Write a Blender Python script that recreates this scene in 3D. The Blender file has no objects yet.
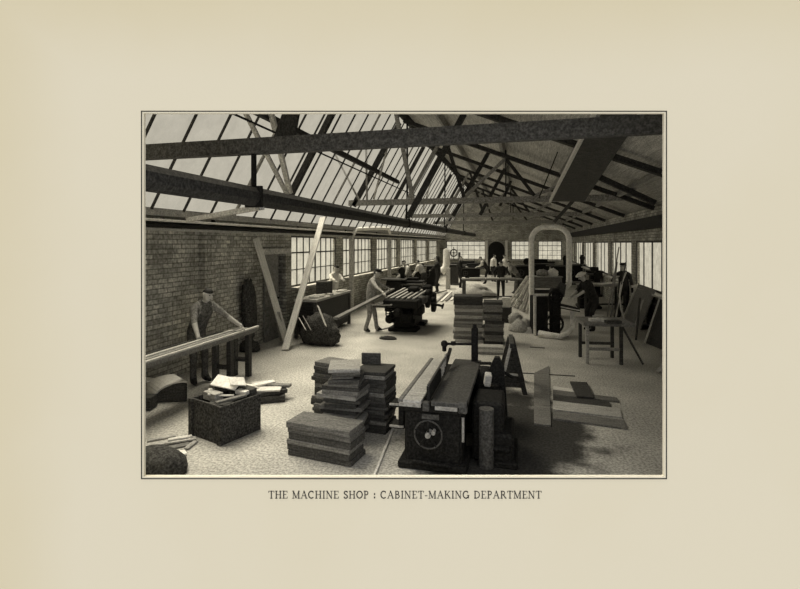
import bpy, bmesh, math, random
from mathutils import Vector, Matrix, Euler
R = random.Random(7)
PI = math.pi
COL = bpy.context.scene.collection
V = Vector

# ------------------------------------------------------------------ camera geometry
F_PX, CX, CY, EYE = 470.0, 404.0, 243.0, 2.4
YAW = math.radians(13.86)
SN, CN = math.sin(YAW), math.cos(YAW)
FWD, RGT = V((-SN, CN, 0)), V((CN, SN, 0))
CAM = V((0, 0, EYE))
PAGE_D = 3.90

def ray(px, py):
    return FWD + RGT * ((px - CX) / F_PX) + V((0, 0, 1)) * (-(py - CY) / F_PX)
def atZ(px, py, d):
    return CAM + ray(px, py) * d
def fl(px, py, z=0.0):
    return CAM + ray(px, py) * (F_PX * (EYE - z) / (py - CY))
def on(px, py, axis, val):
    r = ray(px, py)
    return CAM + r * ((val - CAM[axis]) / r[axis])

# ------------------------------------------------------------------ mesh builder
class MB:
    def __init__(s):
        s.v = []; s.f = []; s.sm = []; s.mi = []; s.cur = 0
    def _add(s, vs, fs, smooth=False):
        b = len(s.v); s.v += [V(p) for p in vs]
        for f in fs:
            s.f.append([b + i for i in f]); s.sm.append(smooth); s.mi.append(s.cur)
        return s
    def box(s, c, d, rot=None):
        x, y, z = d[0] / 2, d[1] / 2, d[2] / 2
        ps = [V((i * x, j * y, k * z)) for k in (-1, 1) for j in (-1, 1) for i in (-1, 1)]
        if rot is not None: ps = [rot @ p for p in ps]
        c = V(c)
        return s._add([p + c for p in ps], [(0, 2, 3, 1), (4, 5, 7, 6), (0, 1, 5, 4), (2, 6, 7, 3), (0, 4, 6, 2), (1, 3, 7, 5)])
    def bbox(s, c, d, b=0.004, rot=None):
        """box with chamfered edges"""
        x, y, z = d[0] / 2, d[1] / 2, d[2] / 2
        b = min(b, x * .4, y * .4, z * .4)
        bm = bmesh.new(); bmesh.ops.create_cube(bm, size=1)
        for v in bm.verts: v.co = V((v.co.x * d[0], v.co.y * d[1], v.co.z * d[2]))
        bmesh.ops.bevel(bm, geom=list(bm.edges), offset=b, segments=1, affect='EDGES')
        bm.verts.index_update()
        c = V(c)
        s._add([((rot @ v.co) if rot is not None else v.co) + c for v in bm.verts], [[v.index for v in f.verts] for f in bm.faces])
        bm.free(); return s
    def beam(s, p0, p1, w, h, up=(0, 0, 1)):
        p0, p1 = V(p0), V(p1); d = (p1 - p0); L = d.length; d.normalize()
        up = V(up)
        if abs(d.dot(up)) > .98: up = V((0, 1, 0))
        sd = d.cross(up).normalized(); u = sd.cross(d)
        m = Matrix((d, sd, u)).transposed()
        return s.box((p0 + p1) / 2, (L, w, h), m)
    def cyl(s, p0, p1, r0, r1=None, n=12, caps=True):
        if r1 is None: r1 = r0
        p0, p1 = V(p0), V(p1); d = (p1 - p0).normalized()
        a = d.orthogonal().normalized(); b = d.cross(a)
        vs = []
        for p, r in ((p0, r0), (p1, r1)):
            for i in range(n):
                t = 2 * PI * i / n; vs.append(p + (a * math.cos(t) + b * math.sin(t)) * r)
        s._add(vs, [(i, (i + 1) % n, n + (i + 1) % n, n + i) for i in range(n)], True)
        if caps:
            s._add(vs[:n], [tuple(range(n))[::-1]]); s._add(vs[n:], [tuple(range(n))])
        return s
    def tube(s, pts, r, n=10, closed=False):
        pts = [V(p) for p in pts]; k = len(pts)
        rr = r if isinstance(r, (list, tuple)) else [r] * k
        vs = []; a = None
        for i, p in enumerate(pts):
            if closed: d = (pts[(i + 1) % k] - pts[i - 1]).normalized()
            else: d = (pts[min(i + 1, k - 1)] - pts[max(i - 1, 0)]).normalized()
            if a is None: a = d.orthogonal().normalized()
            a = (a - d * a.dot(d)).normalized(); b = d.cross(a)
            for j in range(n):
                t = 2 * PI * j / n; vs.append(p + (a * math.cos(t) + b * math.sin(t)) * rr[i])
        fs = []
        for i in range(k if closed else k - 1):
            for j in range(n):
                q = (i + 1) % k
                fs.append((i * n + j, i * n + (j + 1) % n, q * n + (j + 1) % n, q * n + j))
        s._add(vs, fs, True)
        if not closed:
            s._add(vs[:n], [tuple(range(n))[::-1]]); s._add(vs[-n:], [tuple(range(n))])
        return s
    def ring(s, c, ax, R_, r, n=28, m=8):
        ax = V(ax).normalized(); a = ax.orthogonal().normalized(); b = ax.cross(a); c = V(c)
        return s.tube([c + (a * math.cos(2 * PI * i / n) + b * math.sin(2 * PI * i / n)) * R_ for i in range(n)], r, m, True)
    def ball(s, c, r, n=12, m=8, sc=(1, 1, 1), noise=0):
        c = V(c); vs = [c + V((0, 0, -r * sc[2]))]
        for j in range(1, m):
            ph = -PI / 2 + PI * j / m
            for i in range(n):
                t = 2 * PI * i / n; k = 1 + R.uniform(-noise, noise)
                vs.append(c + V((math.cos(ph) * math.cos(t) * r * sc[0] * k, math.cos(ph) * math.sin(t) * r * sc[1] * k, math.sin(ph) * r * sc[2] * k)))
        vs.append(c + V((0, 0, r * sc[2])))
        fs = [(0, 1 + (i + 1) % n, 1 + i) for i in range(n)]
        for j in range(m - 2):
            for i in range(n):
                a = 1 + j * n
                fs.append((a + i, a + (i + 1) % n, a + n + (i + 1) % n, a + n + i))
        a = 1 + (m - 2) * n
        fs += [(a + i, a + (i + 1) % n, len(vs) - 1) for i in range(n)]
        return s._add(vs, fs, True)
    def lathe(s, base, prof, n=20, ax=(0, 0, 1)):
        ax = V(ax).normalized(); a = ax.orthogonal().normalized(); b = ax.cross(a); base = V(base); vs = []
        for (r, z) in prof:
            for i in range(n):
                t = 2 * PI * i / n; vs.append(base + ax * z + (a * math.cos(t) + b * math.sin(t)) * r)
        fs = []
        for j in range(len(prof) - 1):
            for i in range(n): fs.append((j * n + i, j * n + (i + 1) % n, (j + 1) * n + (i + 1) % n, (j + 1) * n + i))
        s._add(vs, fs, True)
        s._add(vs[:n], [tuple(range(n))[::-1]]); s._add(vs[-n:], [tuple(range(n))]); return s
    def prism(s, poly, ext):
        """poly: list of 3D points, extruded by vector ext"""
        ext = V(ext); n = len(poly); vs = [V(p) for p in poly] + [V(p) + ext for p in poly]
        return s._add(vs, [tuple(range(n))[::-1], tuple(range(n, 2 * n))] + [(i, (i + 1) % n, n + (i + 1) % n, n + i) for i in range(n)])
    def poly(s, pts): return s._add(pts, [tuple(range(len(pts)))])
    def build(s, name, mat, parent=None, loc=(0, 0, 0), rot=None, clip=False, origin=None):
        loc = V(loc)
        if origin is not None:
            o = V(origin); s.v = [p - o for p in s.v]; loc = loc + o
        me = bpy.data.meshes.new(name)
        me.from_pydata([tuple(p) for p in s.v], [], s.f)
        for p, sm, mi in zip(me.polygons, s.sm, s.mi): p.use_smooth = sm; p.material_index = mi
        for m in (mat if isinstance(mat, (list, tuple)) else [mat]): me.materials.append(m)
        bm = bmesh.new(); bm.from_mesh(me)
        if clip:
            co = CAM + FWD * (PAGE_D + .06) - loc
            g = list(bm.verts) + list(bm.edges) + list(bm.faces)
            r = bmesh.ops.bisect_plane(bm, geom=g, plane_co=co, plane_no=FWD, clear_inner=True)
            ed = [e for e in r['geom_cut'] if isinstance(e, bmesh.types.BMEdge)]
            if ed: bmesh.ops.edgeloop_fill(bm, edges=ed)
        if any(len(f.verts) > 2 for f in bm.faces) and len(bm.faces) > 1: bmesh.ops.recalc_face_normals(bm, faces=list(bm.faces))
        bm.to_mesh(me); bm.free()
        ob = bpy.data.objects.new(name, me); COL.objects.link(ob)
        ob.location = loc
        if rot is not None: ob.rotation_euler = rot
        if parent is not None: ob.parent = parent
        return ob

def tag(o, label=None, cat=None, group=None, kind=None):
    if label: o['label'] = label
    if cat: o['category'] = cat
    if group: o['group'] = group
    if kind: o['kind'] = kind
    return o
def thing(name, label, cat, loc=(0, 0, 0), rz=0, group=None):
    o = bpy.data.objects.new(name, None); COL.objects.link(o); o.empty_display_size = .1
    o.location = loc; o.rotation_euler = (0, 0, rz)
    return tag(o, label, cat, group)
def struct(mb, name, mat, clip=True, parent=None):
    o = mb.build(name, mat, parent, clip=clip)
    if parent is None: o['kind'] = 'structure'
    return o

# ------------------------------------------------------------------ materials
TINT = (1.0, .98, .92)
def mat(name, lum, var=.25, scale=30, stretch=(1, 1, 1), rough=.8, metal=0, rnd=0, tint=TINT, bump=0, speck=0, spec=.25):
    m = bpy.data.materials.new(name); m.use_nodes = True
    nt = m.node_tree; N = nt.nodes; L = nt.links
    b = N['Principled BSDF']; b.inputs['Roughness'].default_value = rough; b.inputs['Metallic'].default_value = metal
    b.inputs['Specular IOR Level'].default_value = spec
    tc = N.new('ShaderNodeTexCoord'); mp = N.new('ShaderNodeMapping'); mp.inputs['Scale'].default_value = stretch
    L.new(tc.outputs['Object'], mp.inputs['Vector'])
    n1 = N.new('ShaderNodeTexNoise'); n1.inputs['Scale'].default_value = scale; n1.inputs['Detail'].default_value = 3
    L.new(mp.outputs[0], n1.inputs['Vector'])
    rp = N.new('ShaderNodeValToRGB')
    a, c = lum * (1 - var), lum * (1 + var)
    rp.color_ramp.elements[0].position = .3; rp.color_ramp.elements[0].color = (a * tint[0], a * tint[1], a * tint[2], 1)
    rp.color_ramp.elements[1].position = .7; rp.color_ramp.elements[1].color = (c * tint[0], c * tint[1], c * tint[2], 1)
    L.new(n1.outputs[0], rp.inputs[0]); out = rp.outputs[0]
    if speck:
        n2 = N.new('ShaderNodeTexNoise'); n2.inputs['Scale'].default_value = 45; n2.inputs['Detail'].default_value = 1
        L.new(tc.outputs['Object'], n2.inputs['Vector'])
        mr = N.new('ShaderNodeMapRange'); mr.inputs[1].default_value = .35; mr.inputs[2].default_value = .65
        mr.inputs[3].default_value = 1 - speck; mr.inputs[4].default_value = 1 + speck
        L.new(n2.outputs[0], mr.inputs[0])
        mx = N.new('ShaderNodeVectorMath'); mx.operation = 'SCALE'; L.new(out, mx.inputs[0]); L.new(mr.outputs[0], mx.inputs['Scale']); out = mx.outputs[0]
    if rnd:
        oi = N.new('ShaderNodeObjectInfo'); mr = N.new('ShaderNodeMapRange')
        mr.inputs[3].default_value = 1 - rnd; mr.inputs[4].default_value = 1 + rnd; L.new(oi.outputs['Random'], mr.inputs[0])
        mx = N.new('ShaderNodeVectorMath'); mx.operation = 'SCALE'; L.new(out, mx.inputs[0]); L.new(mr.outputs[0], mx.inputs['Scale']); out = mx.outputs[0]
    L.new(out, b.inputs['Base Color'])
    if bump:
        bp = N.new('ShaderNodeBump'); bp.inputs['Strength'].default_value = bump; bp.inputs['Distance'].default_value = .02
        L.new(n1.outputs[0], bp.inputs['Height']); L.new(bp.outputs[0], b.inputs['Normal'])
    return m

GR = (1.5, 22, 22)     # wood grain along local x
M = {}
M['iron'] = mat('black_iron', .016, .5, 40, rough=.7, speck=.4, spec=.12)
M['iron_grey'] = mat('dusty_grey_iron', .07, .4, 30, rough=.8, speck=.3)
M['iron_bright'] = mat('worn_steel', .32, .3, 30, rough=.45, speck=.2)  # own pale metal tone of rails, rods and handles
M['iron_mid'] = mat('grey_iron', .065, .4, 40, rough=.6, speck=.25)
M['wood_light'] = mat('fresh_sawn_wood', .62, .22, 3, GR, rnd=.14, speck=.12)
M['wood_mid'] = mat('sawn_wood', .34, .3, 3, GR, rnd=.22, speck=.2)
M['wood_grey'] = mat('grey_wood', .165, .35, 3, GR, rnd=.25, speck=.25)
M['wood_dark'] = mat('dark_wood', .06, .4, 3, GR, rnd=.3, speck=.3)
M['tie'] = mat('tie_beam_timber', .075, .4, 20, speck=.35)
M['timber'] = mat('roof_timber', .034, .45, 20, speck=.4)
M['timber_grey'] = mat('grey_roof_timber', .25, .35, 20, speck=.3)
M['timber_pale'] = mat('pale_roof_timber', .5, .3, 20, speck=.25)
M['crate'] = mat('crate_wood', .045, .5, 25, speck=.6)
M['sack'] = mat('dark_sacking', .05, .5, 18, speck=.5, bump=.6, rough=.95)
M['duct'] = mat('white_painted_duct', .86, .15, 12, speck=.12)
M['white'] = mat('white_paint', .75, .1, 12, speck=.08)
M['cloth_white'] = mat('white_cotton', .72, .12, 14, speck=.1)
M['cloth_grey'] = mat('grey_overall_cloth', .25, .3, 14, speck=.3, rough=.95)
M['cloth_mid'] = mat('brownish_waistcoat_cloth', .11, .35, 14, speck=.35, rough=.95)
M['cloth_dark'] = mat('dark_suit_cloth', .03, .4, 14, speck=.3, rough=.95)
M['skin'] = mat('skin_tone', .55, .12, 10, rough=.6)
M['hair'] = mat('dark_hair', .025, .3, 60, rough=.7)
M['shoe'] = mat('black_shoe_leather', .018, .2, 10, rough=.5)
M['eye'] = mat('dark_eye', .02, .1, 10, rough=.3)
M['gutter'] = mat('grey_painted_board', .34, .25, 12, speck=.3)
M['sill'] = mat('pale_sill', .5, .2, 12, speck=.15)
M['frame'] = mat('window_bar_paint', .09, .3, 12)
M['boarding'] = mat('roof_boarding', .46, .3, 2.2, (14, 1, 14), speck=.35)
M['dust'] = mat('sawdust_heap', .42, .25, 30, speck=.2, rough=.95, bump=.5)
M['door'] = mat('grey_door_paint', .2, .25, 12, speck=.25)
M['ink'] = mat('printing_ink', .035, .2, 20, tint=(1, .95, .85))

def brick_mat(name, swap):
    m = bpy.data.materials.new(name); m.use_nodes = True; nt = m.node_tree; N = nt.nodes; L = nt.links
    b = N['Principled BSDF']; b.inputs['Roughness'].default_value = .9; b.inputs['Specular IOR Level'].default_value = .2
    tc = N.new('ShaderNodeTexCoord'); sp = N.new('ShaderNodeSeparateXYZ'); cb = N.new('ShaderNodeCombineXYZ')
    L.new(tc.outputs['Object'], sp.inputs[0])
    L.new(sp.outputs['Y' if swap else 'X'], cb.inputs['X']); L.new(sp.outputs['Z'], cb.inputs['Y'])
    br = N.new('ShaderNodeTexBrick'); br.inputs['Scale'].default_value = 1
    br.inputs['Brick Width'].default_value = .23; br.inputs['Row Height'].default_value = .085; br.inputs['Mortar Size'].default_value = .010
    br.inputs['Color1'].default_value = (.30, .293, .263, 1); br.inputs['Color2'].default_value = (.56, .547, .49, 1); br.inputs['Mortar'].default_value = (.21, .205, .185, 1)
    L.new(cb.outputs[0], br.inputs['Vector'])
    n = N.new('ShaderNodeTexNoise'); n.inputs['Scale'].default_value = 18; n.inputs['Detail'].default_value = 4; L.new(tc.outputs['Object'], n.inputs['Vector'])
    mr = N.new('ShaderNodeMapRange'); mr.inputs[1].default_value = .35; mr.inputs[2].default_value = .65; mr.inputs[3].default_value = .68; mr.inputs[4].default_value = 1.35
    L.new(n.outputs[0], mr.inputs[0])
    n2 = N.new('ShaderNodeTexNoise'); n2.inputs['Scale'].default_value = 1.6; L.new(tc.outputs['Object'], n2.inputs['Vector'])
    m2 = N.new('ShaderNodeMapRange'); m2.inputs[1].default_value = .35; m2.inputs[2].default_value = .65; m2.inputs[3].default_value = .75; m2.inputs[4].default_value = 1.2
    L.new(n2.outputs[0], m2.inputs[0])
    mu = N.new('ShaderNodeMath'); mu.operation = 'MULTIPLY'; L.new(mr.outputs[0], mu.inputs[0]); L.new(m2.outputs[0], mu.inputs[1])
    mx = N.new('ShaderNodeVectorMath'); mx.operation = 'SCALE'; L.new(br.outputs['Color'], mx.inputs[0]); L.new(mu.outputs[0], mx.inputs['Scale'])
    L.new(mx.outputs[0], b.inputs['Base Color'])
    bp = N.new('ShaderNodeBump'); bp.inputs['Strength'].default_value = .4; bp.inputs['Distance'].default_value = .01
    L.new(br.outputs['Fac'], bp.inputs['Height']); bp.invert = True; L.new(bp.outputs[0], b.inputs['Normal'])
    return m
M['brick_side'] = brick_mat('brickwork_side', True)
M['brick_end'] = brick_mat('brickwork_end', False)

def floor_mat():
    m = bpy.data.materials.new('dusty_concrete_floor'); m.use_nodes = True; nt = m.node_tree; N = nt.nodes; L = nt.links
    b = N['Principled BSDF']; b.inputs['Roughness'].default_value = .9; b.inputs['Specular IOR Level'].default_value = .2
    tc = N.new('ShaderNodeTexCoord')
    def noise(sc, det, lo, hi, a, c):
        n = N.new('ShaderNodeTexNoise'); n.inputs['Scale'].default_value = sc; n.inputs['Detail'].default_value = det
        L.new(tc.outputs['Object'], n.inputs['Vector'])
        r = N.new('ShaderNodeMapRange'); r.inputs[1].default_value = lo; r.inputs[2].default_value = hi; r.inputs[3].default_value = a; r.inputs[4].default_value = c
        L.new(n.outputs[0], r.inputs[0]); return r.outputs[0]
    def mul(a, c):
        k = N.new('ShaderNodeMath'); k.operation = 'MULTIPLY'; L.new(a, k.inputs[0]); L.new(c, k.inputs[1]); return k.outputs[0]
    f = mul(mul(noise(34, 2, .38, .62, .68, 1.25), noise(1.1, 3, .35, .65, .85, 1.12)), noise(90, 1, .3, .42, .6, 1))
    # soft-edged dark patch in the floor colour beside the planing machine
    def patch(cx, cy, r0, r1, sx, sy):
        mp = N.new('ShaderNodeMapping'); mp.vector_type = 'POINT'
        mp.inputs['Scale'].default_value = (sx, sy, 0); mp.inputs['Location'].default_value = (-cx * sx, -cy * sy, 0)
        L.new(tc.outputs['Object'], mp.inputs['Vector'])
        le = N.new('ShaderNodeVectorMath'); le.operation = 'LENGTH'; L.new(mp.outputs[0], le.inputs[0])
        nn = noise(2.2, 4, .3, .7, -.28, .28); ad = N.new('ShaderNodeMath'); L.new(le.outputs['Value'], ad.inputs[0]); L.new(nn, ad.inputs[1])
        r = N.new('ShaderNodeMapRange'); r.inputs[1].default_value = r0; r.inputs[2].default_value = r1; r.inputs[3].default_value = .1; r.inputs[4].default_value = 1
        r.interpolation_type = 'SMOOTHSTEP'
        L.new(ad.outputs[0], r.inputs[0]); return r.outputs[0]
    f = mul(f, patch(DARK_PATCH.x, DARK_PATCH.y, .8, 1.3, .95, .62))
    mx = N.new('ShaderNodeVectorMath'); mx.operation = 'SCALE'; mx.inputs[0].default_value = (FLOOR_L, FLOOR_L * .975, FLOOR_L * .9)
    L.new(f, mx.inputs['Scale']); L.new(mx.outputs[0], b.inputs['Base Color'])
    return m
FLOOR_L = .46
DARK_PATCH = fl(501, 430)
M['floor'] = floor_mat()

def glass_mat(name, trans, tint, transl):
    m = bpy.data.materials.new(name); m.use_nodes = True; nt = m.node_tree; N = nt.nodes; L = nt.links
    N.remove(N['Principled BSDF']); o = N['Material Output']
    t = N.new('ShaderNodeBsdfTransparent'); t.inputs[0].default_value = (*trans, 1)
    d = N.new('ShaderNodeBsdfTranslucent')
    tc = N.new('ShaderNodeTexCoord'); n = N.new('ShaderNodeTexNoise'); n.inputs['Scale'].default_value = 5; n.inputs['Detail'].default_value = 6
    L.new(tc.outputs['Object'], n.inputs['Vector'])
    rp = N.new('ShaderNodeValToRGB'); rp.color_ramp.elements[0].position = .3; rp.color_ramp.elements[1].position = .68
    rp.color_ramp.elements[0].color = (*[c * .78 for c in tint], 1); rp.color_ramp.elements[1].color = (*tint, 1)
    L.new(n.outputs[0], rp.inputs[0]); L.new(rp.outputs[0], d.inputs[0])
    rq = N.new('ShaderNodeValToRGB'); rq.color_ramp.elements[0].position = .3; rq.color_ramp.elements[1].position = .7
    rq.color_ramp.elements[0].color = (*[c * .8 for c in trans], 1); rq.color_ramp.elements[1].color = (*[c * 1.08 for c in trans], 1)
    n3 = N.new('ShaderNodeTexNoise'); n3.inputs['Scale'].default_value = 2.2; n3.inputs['Detail'].default_value = 9; n3.inputs['Roughness'].default_value = .75; L.new(tc.outputs['Object'], n3.inputs['Vector']); L.new(n3.outputs[0], rq.inputs[0]); L.new(rq.outputs[0], t.inputs[0])
    mx = N.new('ShaderNodeMixShader'); mx.inputs[0].default_value = transl
    L.new(t.outputs[0], mx.inputs[1]); L.new(d.outputs[0], mx.inputs[2]); L.new(mx.outputs[0], o.inputs[0])
    return m
M['pane'] = glass_mat('dusty_window_glass', (.85, .825, .74), (.3, .29, .25), .12)
M['roof_glass'] = glass_mat('whitewashed_roof_glass', (.40, .38, .32), (.22, .21, .18), .14)

def page_mat():
    m = bpy.data.materials.new('aged_cream_paper'); m.use_nodes = True; nt = m.node_tree; N = nt.nodes; L = nt.links
    b = N['Principled BSDF']; b.inputs['Roughness'].default_value = .95; b.inputs['Specular IOR Level'].default_value = .1
    tc = N.new('ShaderNodeTexCoord')
    n = N.new('ShaderNodeTexNoise'); n.inputs['Scale'].default_value = .5; n.inputs['Detail'].default_value = 5; L.new(tc.outputs['Object'], n.inputs['Vector'])
    # toning of the paper: stronger yellow towards the outer edges of the leaf
    sp = N.new('ShaderNodeSeparateXYZ'); L.new(tc.outputs['Object'], sp.inputs[0])
    def edge(axis, lo, hi):
        r = N.new('ShaderNodeMapRange'); r.interpolation_type = 'SMOOTHSTEP'
        r.inputs[1].default_value = lo; r.inputs[2].default_value = hi; r.inputs[3].default_value = 0; r.inputs[4].default_value = 1
        L.new(sp.outputs[axis], r.inputs[0]); return r.outputs[0]
    mx1 = N.new('ShaderNodeMath'); mx1.operation = 'MAXIMUM'; L.new(edge('X', -2.5, -3.5), mx1.inputs[0]); L.new(edge('Z', 1.7, 2.6), mx1.inputs[1])
    mr = N.new('ShaderNodeMapRange'); mr.inputs[1].default_value = .35; mr.inputs[2].default_value = .65; mr.inputs[3].default_value = -.15; mr.inputs[4].default_value = .2
    L.new(n.outputs[0], mr.inputs[0]); ad = N.new('ShaderNodeMath'); ad.use_clamp = True; L.new(mx1.outputs[0], ad.inputs[0]); L.new(mr.outputs[0], ad.inputs[1])
    mx = N.new('ShaderNodeMix'); mx.data_type = 'RGBA'
    mx.inputs[6].default_value = PAGE_A; mx.inputs[7].default_value = PAGE_B
    L.new(ad.outputs[0], mx.inputs[0]); L.new(mx.outputs[2], b.inputs['Base Color'])
    return m
PAGE_A = (.70, .652, .52, 1); PAGE_B = (.655, .595, .435, 1)
M['page'] = page_mat()
SUN_E = 21.5
# ------------------------------------------------------------------ the printed leaf with its window on the workshop
def page_local(px, py):
    """pixel -> coordinates on the leaf (x right, z up, metres), leaf origin = its centre"""
    k = PAGE_D / F_PX
    return ((px - 400) * k, -(py - 294.5) * k)
page_c = atZ(400, 294.5, PAGE_D)
page = thing('book_page', 'cream book page with a ruled frame and printed caption around the workshop view', 'page', page_c, YAW)
x0, z1 = page_local(143.6, 113.2); x1, z0 = page_local(664.4, 476.6)
XL, XR, ZB, ZT = -6.6, 6.8, -4.2, 5.6
mb = MB()
xs = [XL, x0, x1, XR]; zs = [ZB, z0, z1, ZT]; th = .03
for i in range(3):
    for j in range(3):
        if i == 1 and j == 1: continue
        mb._add([(xs[i], 0, zs[j]), (xs[i + 1], 0, zs[j]), (xs[i + 1], 0, zs[j + 1]), (xs[i], 0, zs[j + 1])], [(0, 1, 2, 3)])
        mb._add([(xs[i], th, zs[j]), (xs[i + 1], th, zs[j]), (xs[i + 1], th, zs[j + 1]), (xs[i], th, zs[j + 1])], [(3, 2, 1, 0)])
for a, b_ in (((x0, z0), (x1, z0)), ((x1, z0), (x1, z1)), ((x1, z1), (x0, z1)), ((x0, z1), (x0, z0)), ((XL, ZB), (XR, ZB)), ((XR, ZB), (XR, ZT)), ((XR, ZT), (XL, ZT)), ((XL, ZT), (XL, ZB))):
    mb._add([(a[0], 0, a[1]), (b_[0], 0, b_[1]), (b_[0], th, b_[1]), (a[0], th, a[1])], [(0, 1, 2, 3)])
mb.build('paper_sheet', M['page'], page)
mb = MB(); lw = .0085
kx0, kz1 = page_local(141.6, 111.3); kx1, kz0 = page_local(666.4, 478.6)
for p, q in (((kx0, kz0), (kx1, kz0)), ((kx0, kz1), (kx1, kz1))): mb.box(((p[0] + q[0]) / 2, -.001, p[1]), (q[0] - p[0] + lw, .002, lw))
for x in (kx0, kx1): mb.box((x, -.001, (kz0 + kz1) / 2), (lw, .002, kz1 - kz0))
mb.build('ruled_frame', M['ink'], page)
# letters: strokes ((x,y)...) in a cell 0..1 high, with thin slab serifs
def arc(cx, cy, rx, ry, a0, a1, n=12):
    return [(cx + rx * math.cos(math.radians(a0 + (a1 - a0) * i / n)), cy + ry * math.sin(math.radians(a0 + (a1 - a0) * i / n))) for i in range(n + 1)]
TK, TN = .135, .06
def sf(x, y, w=.16): return (TN, [(x - w, y), (x + w, y)])
G = {
 'T': (.80, [(TK, [(.4, 0), (.4, 1)]), (TN, [(.02, .97), (.78, .97)]), (TN, [(.03, .97), (.03, .78)]), (TN, [(.77, .97), (.77, .78)]), sf(.4, .03)]),
 'H': (.92, [(TK, [(.18, 0), (.18, 1)]), (TK, [(.74, 0), (.74, 1)]), (TN, [(.18, .5), (.74, .5)]), sf(.18, .03), sf(.18, .97), sf(.74, .03), sf(.74, .97)]),
 'E': (.74, [(TK, [(.18, 0), (.18, 1)]), (TN, [(.02, .97), (.66, .97)]), (TN, [(.02, .03), (.68, .03)]), (TN, [(.18, .52), (.52, .52)]), (TN, [(.66, .97), (.66, .78)]), (TN, [(.68, .03), (.68, .24)])]),
 'M': (1.08, [(TN, [(.14, 0), (.14, 1)]), (TK, [(.14, 1), (.53, .05)]), (TN, [(.53, .05), (.9, 1)]), (TK, [(.9, 0), (.9, 1)]), sf(.14, .03), sf(.9, .03), sf(.1, .97, .1), sf(.94, .97, .1)]),
 'A': (.90, [(TN, [(.1, 0), (.44, 1)]), (TK, [(.44, 1), (.78, 0)]), (TN, [(.2, .35), (.66, .35)]), sf(.1, .03, .12), sf(.78, .03, .14)]),
 'C': (.86, [(TK, arc(.46, .5, .38, .47, 50, 310)), (TN, [(.72, .95), (.72, .72)])]),
 'I': (.40, [(TK, [(.2, 0), (.2, 1)]), sf(.2, .03), sf(.2, .97)]),
 'N': (.94, [(TN, [(.14, 0), (.14, 1)]), (TK, [(.14, 1), (.76, 0)]), (TN, [(.76, 0), (.76, 1)]), sf(.14, .03), sf(.1, .97, .1), sf(.76, .97)]),
 'S': (.64, [(TK, [(.54, .84), (.42, .95), (.24, .95), (.12, .84), (.12, .68), (.24, .57), (.42, .45), (.54, .34), (.54, .16), (.42, .04), (.22, .04), (.1, .16)]), (TN, [(.54, .96), (.54, .78)]), (TN, [(.1, .04), (.1, .26)])]),
 'O': (.92, [(TK, arc(.46, .5, .38, .46, 0, 360, 20))]),
 'P': (.72, [(TK, [(.18, 0), (.18, 1)]), (TK * .8, [(.18, .96), (.42, .96), (.58, .86), (.6, .72), (.54, .56), (.42, .48), (.18, .48)]), sf(.18, .03), sf(.1, .97, .08)]),
 'B': (.76, [(TK, [(.18, 0), (.18, 1)]), (TK * .8, [(.18, .96), (.42, .96), (.56, .86), (.56, .66), (.42, .54), (.18, .54)]), (TK * .8, [(.42, .54), (.62, .42), (.64, .2), (.5, .04), (.1, .04)])]),
 'K': (.88, [(TK, [(.18, 0), (.18, 1)]), (TN, [(.24, .42), (.72, .97)]), (TK, [(.38, .58), (.78, .03)]), sf(.18, .03), sf(.18, .97), sf(.7, .97, .1), sf(.78, .03, .1)]),
 'G': (.92, [(TK, arc(.46, .5, .38, .47, 50, 350)), (TN, [(.72, .95), (.72, .72)]), (TN, [(.6, .42), (.9, .42)]), (TK, [(.8, .05), (.8, .42)])]),
 'D': (.90, [(TK, [(.18, 0), (.18, 1)]), (TK * .8, [(.08, .96), (.42, .96), (.66, .84), (.78, .62), (.78, .38), (.66, .16), (.42, .04), (.08, .04)])]),
 'R': (.84, [(TK, [(.18, 0), (.18, 1)]), (TK * .8, [(.1, .96), (.42, .96), (.58, .86), (.6, .7), (.54, .56), (.42, .48), (.18, .48)]), (TK, [(.42, .48), (.76, .03)]), sf(.18, .03), sf(.76, .03, .1)]),
 ':': (.34, [(.16, [(.17, .05), (.17, .21)]), (.16, [(.17, .5), (.17, .66)])]),
 '-': (.44, [(TN * 1.3, [(.06, .36), (.38, .36)])]),
 ' ': (.42, []), }
text = 'THE MACHINE SHOP : CABINET-MAKING DEPARTMENT'
gap = .11
tw = sum(G[c][0] + gap for c in text) - gap
tx0, tzb = page_local(268.5, 498.4); tx1, tzt = page_local(541.5, 490.9)
hh = tzt - tzb; kx = (tx1 - tx0) / tw
cur = tx0
for c in text:
    mb = MB()
    w, strokes = G[c]
    for t, pts in strokes:
        for a, b_ in zip(pts[:-1], pts[1:]):
            A = V((cur + a[0] * kx, -.001, tzb + a[1] * hh)); B = V((cur + b_[0] * kx, -.001, tzb + b_[1] * hh))
            d = (B - A); 
            if d.length < 1e-6: continue
            e = d.normalized() * (t * hh * .25)
            mb.beam(A - e, B + e, .002, t * hh, up=V((0, 1, 0)).cross(d.normalized()))
    if strokes: mb.build('letter', M['ink'], page, origin=(cur, 0, tzb))
    cur += (w + gap) * kx

# ------------------------------------------------------------------ building shell
Y0, YE = 1.0, 36.0
LW, RW = -6.0, 3.6
TOPL = EYE + .45
# floor
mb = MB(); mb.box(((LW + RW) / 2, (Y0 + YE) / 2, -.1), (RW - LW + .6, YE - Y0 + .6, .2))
struct(mb, 'floor', M['floor'])
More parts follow.
